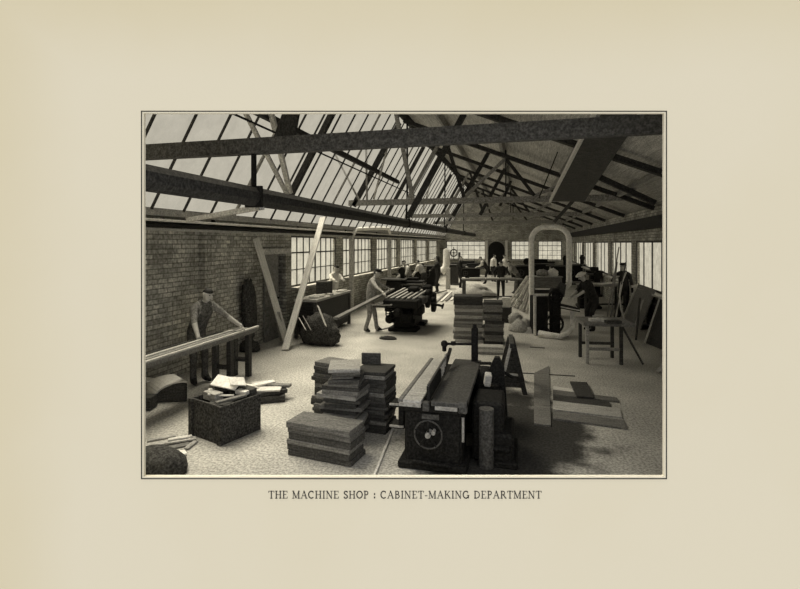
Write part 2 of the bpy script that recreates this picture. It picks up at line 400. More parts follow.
# left wall with its windows and doorway
WT = .12; wx = LW - WT / 2
SILL, HEAD = 1.2, 2.6
DY0, DY1, DH = 10.15, 11.3, 2.12
wins = [(11.58, 14.8), (15.4, 18.75), (19.35, 22.9), (23.5, 26.8), (27.4, 30.7), (31.3, 34.7)]
mb = MB()
def wseg(mb, x, ya, yb, za, zb): mb.box((x, (ya + yb) / 2, (za + zb) / 2), (WT, yb - ya, zb - za))
wseg(mb, wx, Y0, DY0, 0, TOPL); wseg(mb, wx, DY0, DY1, DH, TOPL)
prev = DY1
for a, b_ in wins:
    wseg(mb, wx, prev, a, 0, TOPL); wseg(mb, wx, a, b_, 0, SILL); wseg(mb, wx, a, b_, HEAD, TOPL); prev = b_
wseg(mb, wx, prev, YE, 0, TOPL)
for y in (8.02,): mb.box((LW + .06, y, TOPL / 2), (.12, .34, TOPL))
for a, b_ in zip([w[1] for w in wins], [w[0] for w in wins[1:]]): mb.box((LW + .02, (a + b_) / 2, TOPL / 2), (.04, .5, TOPL))
struct(mb, 'wall_left', M['brick_side'])
# dark lobby behind the doorway
mb = MB(); mb.box((LW - 1.51, DY0 - .1, 1.2), (2.78, .1, 2.4)); mb.box((LW - 1.51, DY1 + .1, 1.2), (2.78, .1, 2.4)); mb.box((LW - 2.9, (DY0 + DY1) / 2, 1.2), (.1, 1.4, 2.4)); mb.box((LW - 1.51, (DY0 + DY1) / 2, 2.45), (2.78, 1.4, .1))
mb.box((LW - 1.6, (DY0 + DY1) / 2, -.05), (2.5, 1.3, .1))
struct(mb, 'wall_lobby', M['brick_end'])
# door
mb = MB(); mb.box((LW + .03, DY0 + .33, DH / 2), (.05, .64, DH - .02))
for zc in (.55, 1.5): mb.box((LW + .06, DY0 + .33, zc), (.02, .42, .62))
d = struct(mb, 'door_1', M['door'])
mb = MB(); mb.ball((LW + .09, DY0 + .58, 1.02), .03); o = mb.build('door_knob', M['iron'], d)
mb = MB(); mb.box((LW + .04, (DY0 + DY1) / 2 + .0, DH + .07), (.08, DY1 - DY0 + .3, .14)); struct(mb, 'trim_1', M['timber_pale'])

def window(n, axis, base, a, b_, z0, z1, cols, rows, heavy=(), sign=1, glass='pane', sill=True):
    """axis 'x': window lies in a plane x=base running along y; 'y': plane y=base running along x"""
    def P(u, z, off=0): return (base + off, u, z) if axis == 'x' else (u, base + off, z)
    def D(du, dz, dt): return (dt, du, dz) if axis == 'x' else (du, dt, dz)
    mb = MB(); t = .05
    mb.box(P((a + b_) / 2, z0 + t / 2), D(b_ - a, t, .04)); mb.box(P((a + b_) / 2, z1 - t / 2), D(b_ - a, t, .04))
    for i in range(cols + 1):
        u = a + (b_ - a) * i / cols
        w = .06 if (i in (0, cols) or i in heavy) else .024
        u = min(max(u, a + w / 2), b_ - w / 2)
        mb.box(P(u, (z0 + z1) / 2), D(w, z1 - z0, .03))
    for j in range(1, rows): mb.box(P((a + b_) / 2, z0 + (z1 - z0) * j / rows), D(b_ - a, .024 if j != rows - 1 else .04, .03))
    o = struct(mb, 'window_%d' % n, M['frame'], clip=False)
    mb = MB(); mb.box(P((a + b_) / 2, (z0 + z1) / 2), D(b_ - a - .02, z1 - z0 - .02, .004)); mb.build('glass_pane', M[glass], o)
    if sill:
        mb = MB(); mb.box(P((a + b_) / 2, z0 - .025, sign * .13), D(b_ - a + .06, .05, .22)); mb.build('window_sill', M['sill'], o)
    return o
wn = 1
for a, b_ in wins:
    window(wn, 'x', LW - .03, a, b_, SILL, HEAD, 8, 3, heavy=(4,)); wn += 1
# end wall
ex = lambda px: on(px, 250, 1, YE).x
ew = [(ex(446), ex(485.5)), (ex(511), ex(533)), (ex(538), ex(562))]
adoor = (ex(488.5), ex(504.5))
mb = MB(); ey = YE + .15; EZ0, EZ1 = 1.15, 2.55
def eseg(a, b_, za, zb): mb.box(((a + b_) / 2, ey, (za + zb) / 2), (b_ - a, .3, zb - za))
prev = LW - .3
opens = sorted([(a, b_, EZ0, EZ1) for a, b_ in ew])
for a, b_, za, zb in opens:
    eseg(prev, a, 0, 3.4); eseg(a, b_, 0, za); eseg(a, b_, zb, 3.4); prev = b_
eseg(prev, RW + .3, 0, 3.4)
mb.prism([(LW - .3, YE, 3.4), (RW + .3, YE, 3.4), (-3.53, YE, EYE + 4.2)], (0, .3, 0))
struct(mb, 'wall_back', M['brick_end'])
for a, b_ in ew:
    window(wn, 'y', YE + .1, a, b_, EZ0, EZ1, 7 if b_ - a > 1.9 else 5, 4, sign=-1); wn += 1
# arched dark door in the end wall with pale posts
mb = MB(); cxa = sum(adoor) / 2; ra = (adoor[1] - adoor[0]) / 2
pts = [(cxa - ra, YE - .12, 0), (cxa + ra, YE - .12, 0)] + [(cxa + ra * math.cos(PI * i / 12), YE - .12, 1.95 + ra * .95 * math.sin(PI * i / 12)) for i in range(13)]
mb.prism(pts, (0, .1, 0))
d = struct(mb, 'door_2', M['iron'], clip=False)
mb = MB(); mb.ball((cxa + ra * .7, YE - .15, 1.0), .04); mb.build('door_knob', M['iron_bright'], d)
mb = MB()
for x in (cxa - ra - .14, cxa + ra + .14): mb.box((x, YE - .06, 1.3), (.18, .1, 2.6))
struct(mb, 'trim_2', M['white'], clip=False)
# right wall: brick below, piers, windows
RS, RH = 1.06, 2.46; RT = EYE + 1.0
pc = [12.4, 16.7, 21.0, 25.3, 29.6, 33.9]; pw = .6
mb = MB(); rx = RW + .06
mb.box((rx, (Y0 + YE) / 2, RS / 2), (.12, YE - Y0, RS)); mb.box((rx, (Y0 + YE) / 2, (RH + RT) / 2), (.12, YE - Y0, RT - RH))
for c in pc:
    mb.box((rx, c, (RS + RH) / 2), (.12, pw, RH - RS))
mb.box((rx, (Y0 + 8.6) / 2, (RS + RH) / 2), (.12, 8.6 - Y0, RH - RS))
struct(mb, 'wall_right', M['brick_side'])
rw = [(8.6, pc[0] - pw / 2)] + [(pc[i] + pw / 2, pc[i + 1] - pw / 2) for i in range(5)] + [(pc[5] + pw / 2, YE)]
for a, b_ in rw:
    window(wn, 'x', RW + .025, a, b_, RS, RH, 4 if b_ - a > 3 else 2, 1, heavy=(2,), sign=-1); wn += 1

# roof ------------------------------------------------------------------
RX, RZ = -3.53, EYE + 4.17           # ridge
GX, GZ = -5.6, EYE + .55             # foot of the glazing
YG = 4.2   # the glazing starts here; unseen boarding added before it shades the near floor
mb = MB(); mb.poly([(GX, YG, GZ), (GX, YE, GZ), (RX, YE, RZ), (RX, YG, RZ)])
glaz = struct(mb, 'ceiling', M['roof_glass'])
slope = V((RX - GX, 0, RZ - GZ)); sdir = slope.normalized(); snor = V((sdir.z, 0, -sdir.x))
nb = 47; yb0 = 3.28
for i in range(nb):
    y = yb0 + .72 * i
    if i % 6 == 1: w, m_ = .07, M['timber_grey']
    else: w, m_ = .028, M['timber']
    mb = MB(); mb.beam(V((GX, y, GZ)) + snor * .035, V((RX, y, RZ)) + snor * .035 - sdir * .1, w, .035, up=snor)
    mb.build('glazing_bar', m_, glaz, clip=(y < 7))
mb = MB(); mb.prism([(GX, Y0, GZ), (RX, Y0, RZ), (RX - .05, Y0, RZ + .03), (GX - .05, Y0, GZ + .03)], (0, YG - Y0, 0)); struct(mb, 'ceiling', M['boarding'])  # out-of-view boarded bay, added to keep sun off the foreground floor
# boarded right slope
EX, EZ = RW + .25, EYE + .93
mb = MB(); mb.prism([(RX, Y0, RZ), (EX, Y0, EZ), (EX, Y0, EZ + .06), (RX, Y0, RZ + .06)], (0, YE - Y0, 0))
struct(mb, 'ceiling', M['boarding'])
rs = V((EX - RX, 0, EZ - RZ)); rdir = rs.normalized(); rn = V((rdir.z, 0, -rdir.x))   # pointing down
if rn.z > 0: rn = -rn
mb = MB()   # cornice box on the left wall top (gutter)
mb.box((-5.82, (Y0 + YE) / 2, EYE + .5), (.44, YE - Y0, .12)); struct(mb, 'trim_3', M['gutter'])
mb = MB(); mb.box((-5.9, (Y0 + YE) / 2, EYE + .23), (.2, YE - Y0, .04)); struct(mb, 'trim_4', M['sill'])
mb = MB(); mb.box((-5.97, (DY1 + YE) / 2 - 5, EYE + .245), (.08, 2, .02))
mb = MB(); mb.box((RW - .12, (Y0 + YE) / 2, EYE + .55), (.24, YE - Y0, .3)); struct(mb, 'trim_5', M['timber'])
mb = MB(); mb.beam((RX, Y0, RZ - .18), (RX, YE, RZ - .18), .08, .28); struct(mb, 'trim_6', M['timber'])
# purlins on the right slope
for k, f in enumerate((.2, .42, .64, .84)):
    p = V((RX, 0, RZ)) + rs * f + rn * .12
    mb = MB(); mb.beam(p + V((0, Y0, 0)), p + V((0, YE, 0)), .1, .16, up=rn); o = struct(mb, 'trim_%d' % (7 + k), M['timber_grey'])
# light strips: pale purlin on the left slope and thin tie wire
p = V((-4.29, 0, EYE + 2.21)); mb = MB(); mb.beam(p + V((0, Y0, 0)), p + V((0, 16.5, 0)), .09, .12); struct(mb, 'trim_11', M['timber'])
p = V((-4.2, 0, EYE + 1.95)); mb = MB(); mb.cyl(p + V((0, Y0, 0)), p + V((0, 19, 0)), .018); struct(mb, 'trim_12', M['iron'])

# trusses
TR = [5.45, 9.7, 13.9, 17.6, 21.3, 25.0, 28.7, 32.4]
full = [5.45, 13.9, 21.3, 28.7]
ordn = ['first', 'second', 'third', 'fourth', 'fifth', 'sixth', 'seventh', 'eighth', 'ninth', 'tenth', 'eleventh', 'twelfth', 'thirteenth', 'fourteenth', 'fifteenth', 'sixteenth', 'seventeenth', 'eighteenth']
TIEZ = EYE + 1.25
for i, y in enumerate(TR):
    isf = y in full
    k = full.index(y) if isf else None
    lab = ('dark timber roof truss with a tie beam right across, %s from the front' % ordn[k]) if isf else 'dark timber rafter pair without a tie beam, in the %s bay from the front' % ordn[i]
    t = thing('roof_truss' if isf else 'rafter_pair', lab, 'roof truss', (0, y, TIEZ), 0, 'trusses of the glazed roof')
    z = TIEZ
    def put(nm, mb, mt=M['timber']): return mb.build(nm, mt, t, clip=False, loc=(0, 0, 0))
    def loc(p): return V((p.x, p.y - y, p.z - z))
    if isf:
        zz = -.0 if i else 0
        mb = MB(); mb.box((-1.13, 0, .0), (8.15, .12, .20 if i == 0 else .17)); 
        put('tie_beam', mb, M['tie'] if i == 0 else M['timber_grey'])
    if i:
        mb = MB(); mb.beam((-5.05, 0, -.2 if not isf else -.1), (RX - .04, 0, RZ - z - .5), .12, .12, up=(0, 1, 0)); put('left_rafter', mb)
        mb = MB(); mb.beam((RX + .1, 0, RZ - z - .45), V((EX - .35, 0, EZ - z + .03)) + V((0, 0, -.02)), .11, .17, up=(0, 1, 0)); put('right_rafter', mb)
    if isf and i:
        mb = MB(); mb.cyl((RX + .2, 0, RZ - z - .5), (RX + .2, 0, .1), .03, n=8); put('king_rod', mb, M['iron'])
        for xa, xb, fz, w, mt in ((-3.3, -2.2, .74, .09, 'timber_grey'), (-1.6, -2.2, .74, .1, 'timber'), (-1.6, -.4, .46, .09, 'timber_grey'), (.4, -.4, .46, .09, 'timber'), (.4, 1.3, .2, .08, 'timber_grey'), (-4.4, -3.9, .62, .05, 'timber_pale')):
            f = (xb - RX) / (EX - RX)
            zt = RZ + (EZ - RZ) * f - z - .35 if xb > RX else EYE + .55 + 1.75 * (xb + 5.6) - z - .4
            mb = MB(); mb.beam((xa, .0, .1), (xb, 0, zt), w, w, up=(0, 1, 0)); put('strut', mb, M[mt])
        mb = MB(); mb.cyl((-.4, .08, .1), (-.4, .08, 1.45), .02, n=8); put('tie_rod', mb, M['iron'])
# first truss is cut by the front: its braces
def px_strut(name, label, p, q, ya, yb, w, h, mt, cat='roof strut', group=None):
    A = on(p[0], p[1], 1, ya); B = on(q[0], q[1], 1, yb)
    mb = MB(); mb.beam(A, B, w, h, up=(0, 1, 0)); o = mb.build(name, M[mt], origin=(A + B) / 2); tag(o, label, cat, group); return o
px_strut('roof_strut', 'pale thin strut slanting from the upper left down to the hanging beam', (243, 108), (287, 194), 6.6, 7.8, .07, .05, 'timber_pale')
px_strut('roof_strut', 'pale upright strut above the hanging beam behind the first tie beam', (270, 108), (290, 193), 7.3, 8.2, .09, .06, 'timber_pale')
px_strut('roof_strut', 'thin pale upright rod just right of centre of the bright glazing', (366, 140), (367, 202), 13.6, 13.6, .05, .05, 'timber_grey')
px_strut('roof_strut', 'thin grey diagonal strut under the glazing left of the thin upright rod', (334, 152), (359, 200), 13.6, 13.6, .05, .05, 'timber_grey')
px_strut('roof_strut', 'grey plank strut rising from the second tie beam to the ridge', (395, 108), (413, 200), 13.6, 13.6, .12, .08, 'timber_grey')
px_strut('roof_strut', 'dark strut running down to the right wall under the boarded roof', (597, 176), (655, 203), 12.0, 12.0, .12, .14, 'timber')
px_strut('roof_strut', 'long steep dark strut along the right edge of the boarded casing', (627, 140), (555, 221), 11.5, 16.0, .10, .12, 'timber')
px_strut('roof_strut', 'thin iron rod with couplings left of the boarded casing', (574, 112), (539, 198), 11.0, 13.6, .03, .03, 'iron')
px_strut('roof_strut', 'thick dark strut rising past the ridge, leftmost of the four dark slanting struts', (409, 216), (464, 114), 11.2, 11.2, .13, .13, 'timber', group=None)
px_strut('roof_strut', 'second from the left of the four dark slanting struts under the ridge', (453, 216), (490, 150), 15.2, 15.2, .12, .12, 'timber')
px_strut('roof_strut', 'third from the left of the four dark slanting struts under the ridge', (480, 215), (507, 165), 17.0, 17.0, .11, .11, 'timber')
px_strut('roof_strut', 'rightmost and shortest of the four dark slanting struts under the ridge', (500, 206), (511, 181), 19.0, 19.0, .1, .1, 'timber')
px_strut('roof_strut', 'pale strut from the gutter to the long hanging beam at its first hanger', (188, 220), (262, 207), 6.9, 5.6, .07, .07, 'timber_pale')
# dark board fixed behind the first tie beam
c1, c2, c3, c4 = [on(a, b_, 1, 6.0) for a, b_ in ((269, 149), (291, 152), (299, 108), (284, 108))]
mb = MB(); mb.prism([c1, c2, c3, c4], (0, .06, 0)); o = mb.build('hanging_board', M['timber'], origin=(c1 + c2) / 2); tag(o, 'short black tapered board hanging behind the first tie beam', 'board')
# boarded casing under the right roof slope
q = [atZ(550, 201, 12.6), atZ(584, 202, 12.6), atZ(641, 116, 6.9), atZ(596, 110, 6.9)]
nq = (q[1] - q[0]).cross(q[3] - q[0]).normalized()
if nq.z < 0: nq = -nq
t = thing('boarded_casing', 'wide boarded casing sloping up under the roof from the second tie beam, pale left edge', 'casing', q[0])
mb = MB(); mb.prism([p - q[0] for p in q], nq * .04); mb.build('board_panel', M['wood_dark'], t)
mb = MB(); mb.beam(q[0] - q[0], q[3] - q[0], .05, .08, up=nq); o = mb.build('edge_batten', M['wood_light'], t); o['label'] = 'pale edge batten'
# long hanging beam with hangers
bx_, bz_ = -3.35, EYE + .6
t = thing('hanging_beam', 'long dark timber beam slung on iron hangers along the length of the shop', 'beam', (bx_, 4.5, bz_))
mb = MB()
n8 = [(.11 * math.cos(PI / 8 + PI / 4 * i), .13 * math.sin(PI / 8 + PI / 4 * i)) for i in range(8)]
mb.prism([(a, -2.0, b_) for a, b_ in n8], (0, 33.4, 0))
bo = mb.build('beam', M['timber'], t, clip=False)
# clip the beam at the page plane by hand
bm = bmesh.new(); bm.from_mesh(bo.data); g = list(bm.verts) + list(bm.edges) + list(bm.faces)
r = bmesh.ops.bisect_plane(bm, geom=g, plane_co=CAM + FWD * (PAGE_D + .06) - V((bx_, 4.5, bz_)), plane_no=FWD, clear_inner=True)
bmesh.ops.edgeloop_fill(bm, edges=[e for e in r['geom_cut'] if isinstance(e, bmesh.types.BMEdge)]); bm.to_mesh(bo.data); bm.free()
for y in full:
    mb = MB(); mb.box((0, y - 4.5, .33), (.05, .05, .56)); mb.box((0, y - 4.5, -.0), (.235, .05, .275)); mb.build('hanger', M['iron'], t)
# line shaft pipe under the eaves
t = thing('shaft_pipe', 'dark pipe with pale brackets running under the eaves of the brick wall', 'pipe', (-5.66, 4, EYE + .30))
mb = MB(); mb.cyl((0, -1.15, 0), (0, 31.9, 0), .045, n=10); mb.build('pipe', M['iron'], t, clip=False)
mb = MB(); mb.cyl((.06, -1.0, .068), (.06, 31.9, .068), .022, n=8); o = mb.build('conduit', M['white'], t); o['label'] = 'thin white conduit'
for i in range(9):
    mb = MB(); mb.box((0, i * 3.5 + .3, .08), (.04, .05, .14)); mb.build('bracket', M['iron'], t)
# ------------------------------------------------------------------ boards and stacks
def plank(label, c, dims, rz=0, mt='wood_mid', name='plank', group=None, cat='plank', rx=0, ry=0):
    mb = MB(); mb.bbox((0, 0, 0), dims, .005)
    o = mb.build(name, M[mt], loc=c, rot=(rx, ry, rz)); return tag(o, label, cat, group)
def plank2(label, p0, p1, w, t, mt='wood_mid', name='plank', group=None, cat='plank', up=(0, 0, 1)):
    """plank from p0 to p1 (centre line)"""
    p0, p1 = V(p0), V(p1); d = (p1 - p0); L = d.length; d.normalize(); up = V(up)
    sd = d.cross(up).normalized(); u = sd.cross(d)
    mb = MB(); mb.bbox((0, 0, 0), (L, w, t), .004)
    o = mb.build(name, M[mt], loc=(p0 + p1) / 2, rot=Matrix((d, sd, u)).transposed().to_euler()); return tag(o, label, cat, group)
def stack(where, base, n, L, W, T, rz, mts, group, jit=.03, jr=.06, name='plank', dl=0, thick=None, taper=None):
    z = base.z
    for i in range(n):
        if taper and i >= n - 5: L, W, rz = taper
        t = thick[i] if thick else T * R.uniform(.8, 1.2)
        l = L + R.uniform(-dl, dl)
        k = n - 1 - i
        pos = 'topmost plank' if k == 0 else ('bottom plank' if i == 0 else '%s plank from the top' % ordn[k])
        plank('%s in the %s' % (pos, where), (base.x + R.uniform(-jit, jit), base.y + R.uniform(-jit, jit), z + t / 2), (l, W * R.uniform(.93, 1.05), t), rz + R.uniform(-jr, jr), mts[i % len(mts)] if not callable(mts) else mts(i), name, group)
        z += t
    return z
def mid(a, b): return (V(a) + V(b)) / 2
def yawof(a, b): d = V(b) - V(a); return math.atan2(d.y, d.x)

# low stack, front
A, B = fl(287, 455), fl(350, 468); rz = yawof(A, B); nrm = V((-math.sin(rz), math.cos(rz), 0))
zt = stack('low thick stack beside the planing machine', mid(A, B) + nrm * .17, 6, (B - A).length, .34, .064, rz, ['wood_dark', 'wood_dark', 'wood_grey', 'wood_dark', 'wood_grey', 'wood_grey'], 'planks in the low front stack', .012, .02)
# tall middle stack
C1 = V((mid(A, B) + nrm * .72)); C1.x += .12
base = fl(342, 440); base.y += .12
zt1 = stack('tall uneven middle stack behind the low one', base, 18, .48, .40, .049, rz + .12, lambda i: ['wood_dark', 'wood_grey', 'wood_dark', 'wood_dark', 'wood_mid', 'wood_grey'][i % 6] if i < 15 else ['wood_grey', 'wood_dark', 'wood_mid'][i - 15], 'planks in the tall middle stack', .045, .2, dl=.09, taper=(.30, .46, rz + .35))
b2 = fl(375, 428); b2.y += .05
zt2 = stack('dark right-hand stack behind the tall middle one', b2, 16, .42, .44, .05, rz + .1, ['wood_dark', 'wood_dark', 'wood_grey', 'wood_dark'], 'planks in the dark right-hand stack', .02, .05)
b3 = fl(330, 409); 
zt3 = stack('left stack half hidden behind the tall one', b3, 14, .36, .34, .05, rz - .1, ['wood_dark', 'wood_grey', 'wood_dark'], 'planks in the lower left stack', .03, .08)
b4 = fl(332, 424)
stack('short pile between the low and tall stacks', b4, 6, .34, .3, .062, rz, ['wood_grey', 'wood_dark'], 'planks in the short squeezed pile', .02, .07)
plank('short dark board standing on edge on the dark right-hand stack', (b2.x - .12, b2.y + .16, zt2 + .075), (.26, .03, .15), YAW - .1, 'wood_dark', 'board')

# batten on the floor by the planer
plank2('long thin pale batten lying on the floor left of the planing machine', fl(374, 476, .012), fl(393, 429, .012), .03, .022, 'wood_light', 'batten')

# ------------------------------------------------------------------ offcut crate
L_, C_, R_ = fl(190, 434.5), fl(221.5, 446), fl(254, 429)
u = (C_ - L_); v = (R_ - C_); ang = yawof(L_, C_); la, lb = u.length, .56; H = .46
cc = C_ - V((math.cos(ang), math.sin(ang), 0)) * la / 2 + V((-math.sin(ang), math.cos(ang), 0)) * lb / 2
t = thing('wooden_crate', 'dark wooden crate heaped with offcuts in front of the left workbench', 'crate', (cc.x, cc.y, 0), ang)
wt = .025
for nm, c, d in (('side_panel', (0, -lb / 2 + wt / 2, H / 2), (la, wt, H)), ('side_panel', (0, lb / 2 - wt / 2, H / 2), (la, wt, H)),
                 ('end_panel', (-la / 2 + wt / 2, 0, H / 2), (wt, lb - 2 * wt, H)), ('end_panel', (la / 2 - wt / 2, 0, H / 2), (wt, lb - 2 * wt, H)), ('bottom_panel', (0, 0, .02), (la - 2 * wt, lb - 2 * wt, .03))):
    mb = MB(); mb.bbox(c, d, .004); mb.build(nm, M['crate'], t)
for sx in (-1, 1):
    for sy in (-1, 1):
        mb = MB(); mb.bbox((sx * (la / 2 - .03), sy * (lb / 2 + .011), H / 2), (.07, .022, H + .005), .003); mb.build('corner_post', M['crate'], t)
mt_ = Matrix.Translation((cc.x, cc.y, 0)) @ Matrix.Rotation(ang, 4, 'Z')
def crate_pt(x, y, z): return mt_ @ V((x, y, z))
# filling inside the crate
k = 0
inn = [('short dark offcut lying inside the crate near its front corner', .12, -.12, .40, .34, .1, .06, .5, 'wood_dark', .1), ('dark offcut under the others in the middle of the crate', 0, .05, .36, .42, .14, .07, 1.7, 'wood_dark', .1),
       ('thick grey block end-on at the left of the crate top', -.10, -.10, .475, .26, .12, .1, -.05, 'wood_mid', 0), ('pale splintered strip across the crate rim on the left', -.19, -.08, .50, .3, .05, .02, 2.5, 'wood_light', .12),
       ('large white board scrap leaning up from the crate', -.08, .08, .60, .34, .2, .018, .45, 'white', .42), ('white pointed board scrap behind the large one', .06, .14, .62, .2, .15, .018, 1.2, 'white', .5),
       ('pale block at the right rim of the crate', .14, .16, .495, .17, .1, .05, .2, 'wood_light', .05), ('grey strip lying along the right side of the crate top', .20, -.06, .475, .4, .06, .03, 1.45, 'wood_grey', .04), ('dark bent offcut on top behind the grey block', -.17, .16, .5, .3, .14, .09, .9, 'wood_dark', -.25),
       ('dark offcut at the back of the crate top', .08, .23, .5, .36, .09, .09, .1, 'wood_dark', .15), ('short pale stick poking out in the middle of the crate', .06, -.06, .49, .24, .035, .02, .9, 'wood_mid', .2)]
for lab, x, y, z, l, w, th, a, m_, tilt in inn:
    p = crate_pt(x, y, z); plank(lab, p, (l, w, th), ang + a, m_, 'offcut', 'offcuts in the crate', 'offcut', rx=tilt, ry=tilt * .4)
# pile of boards right of the crate
pc_ = fl(264, 400); 
pile = [('wide dark board at the bottom of the pile right of the crate', 0, 0, .05, .62, .36, .09, .5, 'wood_dark'), ('second dark board in the pile right of the crate', .03, .03, .13, .56, .3, .06, .75, 'wood_dark'),
        ('pale board lying flat on the pile right of the crate', .05, -.02, .175, .44, .2, .025, .35, 'wood_light'), ('white slanting board on top of the pile right of the crate', -.1, .1, .21, .42, .12, .03, .95, 'white'),
        ('white strip at the left of the pile touching the crate', -.24, -.04, .2, .34, .12, .02, -.4, 'white'), ('grey strip across the back of the pile right of the crate', .1, .16, .19, .5, .1, .04, .1, 'wood_grey'), ('pale short strip at the back left of the pile by the crate', -.18, .22, .19, .3, .08, .03, .7, 'wood_light')]
for lab, x, y, z, l, w, th, a, m_ in pile: plank(lab, pc_ + V((x, y, z)), (l, w, th), a, m_, 'board', 'boards piled right of the crate', 'board')
# splintered slats lower left
for lab, p, q_, w, m_ in (('long grey slat on the floor at the left edge', (146, 446, .03), (196, 438, .03), .08, 'wood_mid'), ('second grey slat lying under the long one at the left edge', (146, 452, .012), (190, 444, .012), .09, 'wood_grey'),
                  ('short pale slat on top of the slats near the crate', (168, 440, .05), (192, 436, .05), .06, 'wood_light'), ('small square pale offcut on the floor below the slats', (174, 455, .02), (186, 452, .02), .12, 'white'),
                  ('small grey offcut between the slats and the crate', (186, 449, .015), (196, 441, .015), .06, 'wood_mid'), ('thin grey slat farthest from the camera at the left edge', (147, 441, .012), (176, 436, .012), .05, 'wood_mid')):
    plank2(lab, fl(*p), fl(*q_), w, .022, m_, 'slat', 'slats on the floor at the left')
# floor boards on the right
def flat(lab, pts, th, m_, z=0, name='board', group='boards lying on the floor at the right'):
    P_ = [fl(a, b_, z) for a, b_ in pts]; o0 = sum(P_, V()) / len(P_)
    mb = MB(); mb.prism([p - o0 for p in P_], (0, 0, th)); tag(mb.build(name, M[m_], loc=o0), lab, 'board', group)
flat('long board on the floor pointing at the camera, left of the flat pile', [(534, 425), (551, 427), (549, 367), (534, 374)], .02, 'wood_grey')
flat('nearest wide board of the flat pile on the floor', [(553, 420), (627, 430), (624, 422), (553, 412)], .025, 'wood_grey')
flat('second board of the flat pile, pale with a notch', [(553, 411), (622, 419), (620, 410), (553, 402)], .025, 'wood_mid')
flat('third narrow board of the flat pile, darker', [(553, 401.5), (612, 409), (609, 403), (553, 397)], .025, 'wood_dark')
flat('farthest board of the flat pile', [(553, 396), (619, 403), (617, 399), (553, 391)], .025, 'wood_grey')
flat('dark square board lying apart behind the flat pile', [(577, 398), (594, 399), (587, 384), (570, 383)], .03, 'wood_dark', .028)
flat('short pale board behind the long one at the left of the flat pile', [(553, 391), (574, 394), (572, 390), (553, 387)], .02, 'wood_light')
for i, (a, b_, c, d_) in enumerate(((505, 372, 575, 376), (530, 347, 545, 348))):
    plank2(['thin dark stick on the floor beside the sawhorse', 'short thin stick on the floor in front of the duct'][i], fl(a, b_, .008), fl(c, d_, .008), .02, .015, 'wood_dark', 'stick', 'sticks on the floor')

# curved trough at the left edge
t0 = fl(187, 402)
t = thing('curved_cover', 'low pale arched cover with a dark end, on the floor at the left edge', 'cover', t0, YAW + .1)
n = 10; arcp = [(-.46 + .46 * (1 - math.cos(PI / 2 * i / n)), .05 + .25 * math.sin(PI / 2 * i / n)) for i in range(n + 1)]
ev = V((-.34, .42, 0))
mb = MB(); mb.prism([(-.44, 0, 0.01)] + [(x, 0, z - .015) for x, z in arcp] + [(0, 0, .01)], ev * .03); mb.build('end_panel', M['wood_dark'], t)
mb = MB()
for (xa, za), (xb, zb) in zip(arcp[:-1], arcp[1:]):
    nx, nz = (za - zb), (xb - xa); l = math.hypot(nx, nz); nx, nz = nx / l * .02, nz / l * .02
    mb.prism([(xa, -.01, za), (xb, -.01, zb), (xb + nx, -.01, zb + nz), (xa + nx, -.01, za + nz)], ev)
mb.build('arched_sheet', M['white'], t)
mb = MB(); mb.prism([(-.0, 0, .01), (-.0, 0, .27), (-.03, 0, .27), (-.03, 0, .01)], ev); mb.build('side_panel', M['wood_dark'], t)
plank2('pale flat board joined to the arched cover at the left edge', fl(118, 379, .22), fl(148, 382, .22), .34, .03, 'white', 'board')
plank2('dark block under the pale board at the left edge', fl(128, 402, .1), fl(154, 402, .1), .2, .18, 'wood_dark', 'block')

# lumps: sacks
def lump(name, label, cat, c, r, sc, mt, noise=.08, extra=(), seed=1):
    rr = random.Random(seed); mb = MB()
    for dx, dy, dz, k in [(0, 0, 0, 1)] + list(extra):
        n, m = 22, 14; cx = V((dx, dy, dz)); vs = []
        def rad(p):
            return 1 + noise * (math.sin(p.x * 9 + seed) * math.cos(p.y * 7 + seed * 2) + .6 * math.sin(p.z * 13 + p.x * 11 + seed) + .4 * math.sin(p.y * 23 + seed))
        for j in range(m + 1):
            ph = -PI / 2 + PI * j / m
            for i in range(n):
                a = 2 * PI * i / n; p = V((math.cos(ph) * math.cos(a), math.cos(ph) * math.sin(a), math.sin(ph)))
                p = p * rad(p + cx); q_ = cx + V((p.x * r * sc[0] * k, p.y * r * sc[1] * k, p.z * r * sc[2] * k))
                q_.z = max(q_.z, -c[2] + .001); vs.append(q_)
        fs = [(j * n + i, j * n + (i + 1) % n, (j + 1) * n + (i + 1) % n, (j + 1) * n + i) for j in range(m) for i in range(n)]
        mb._add(vs, fs, True)
    return tag(mb.build(name, M[mt], loc=c), label, cat)
p = fl(318, 345); lump('sack_heap', 'bulky dark sacking heap on the floor in front of the window bench', 'sack', (p.x, p.y + .1, .32), .38, (1.1, .8, 1.05), 'sack', .10, [(-.2, 0, -.08, .7), (.22, -.05, -.1, .7), (-.05, .1, .12, .7)], 3)
p = fl(158, 476); lump('sack', 'dark sack slumped on the floor in the bottom left corner', 'sack', (p.x - .1, p.y + .05, .05), .3, (1.2, .9, .7), 'sack', .025, (), 5)
p = fl(249, 351); lump('sack', 'dark low bundle on the floor behind the left workbench end', 'sack', (p.x, p.y, .08), .2, (1.3, .8, .8), 'sack', .08, (), 6)
p = on(249, 306, 0, LW + .16); lump('work_coat', 'dark bulky coat hanging on the brick wall beside the door', 'coat', (p.x, p.y, p.z), .36, (.3, .62, 1.55), 'sack', .13, [(0, .1, -.3, .8), (0, -.1, .2, .7)], 8)
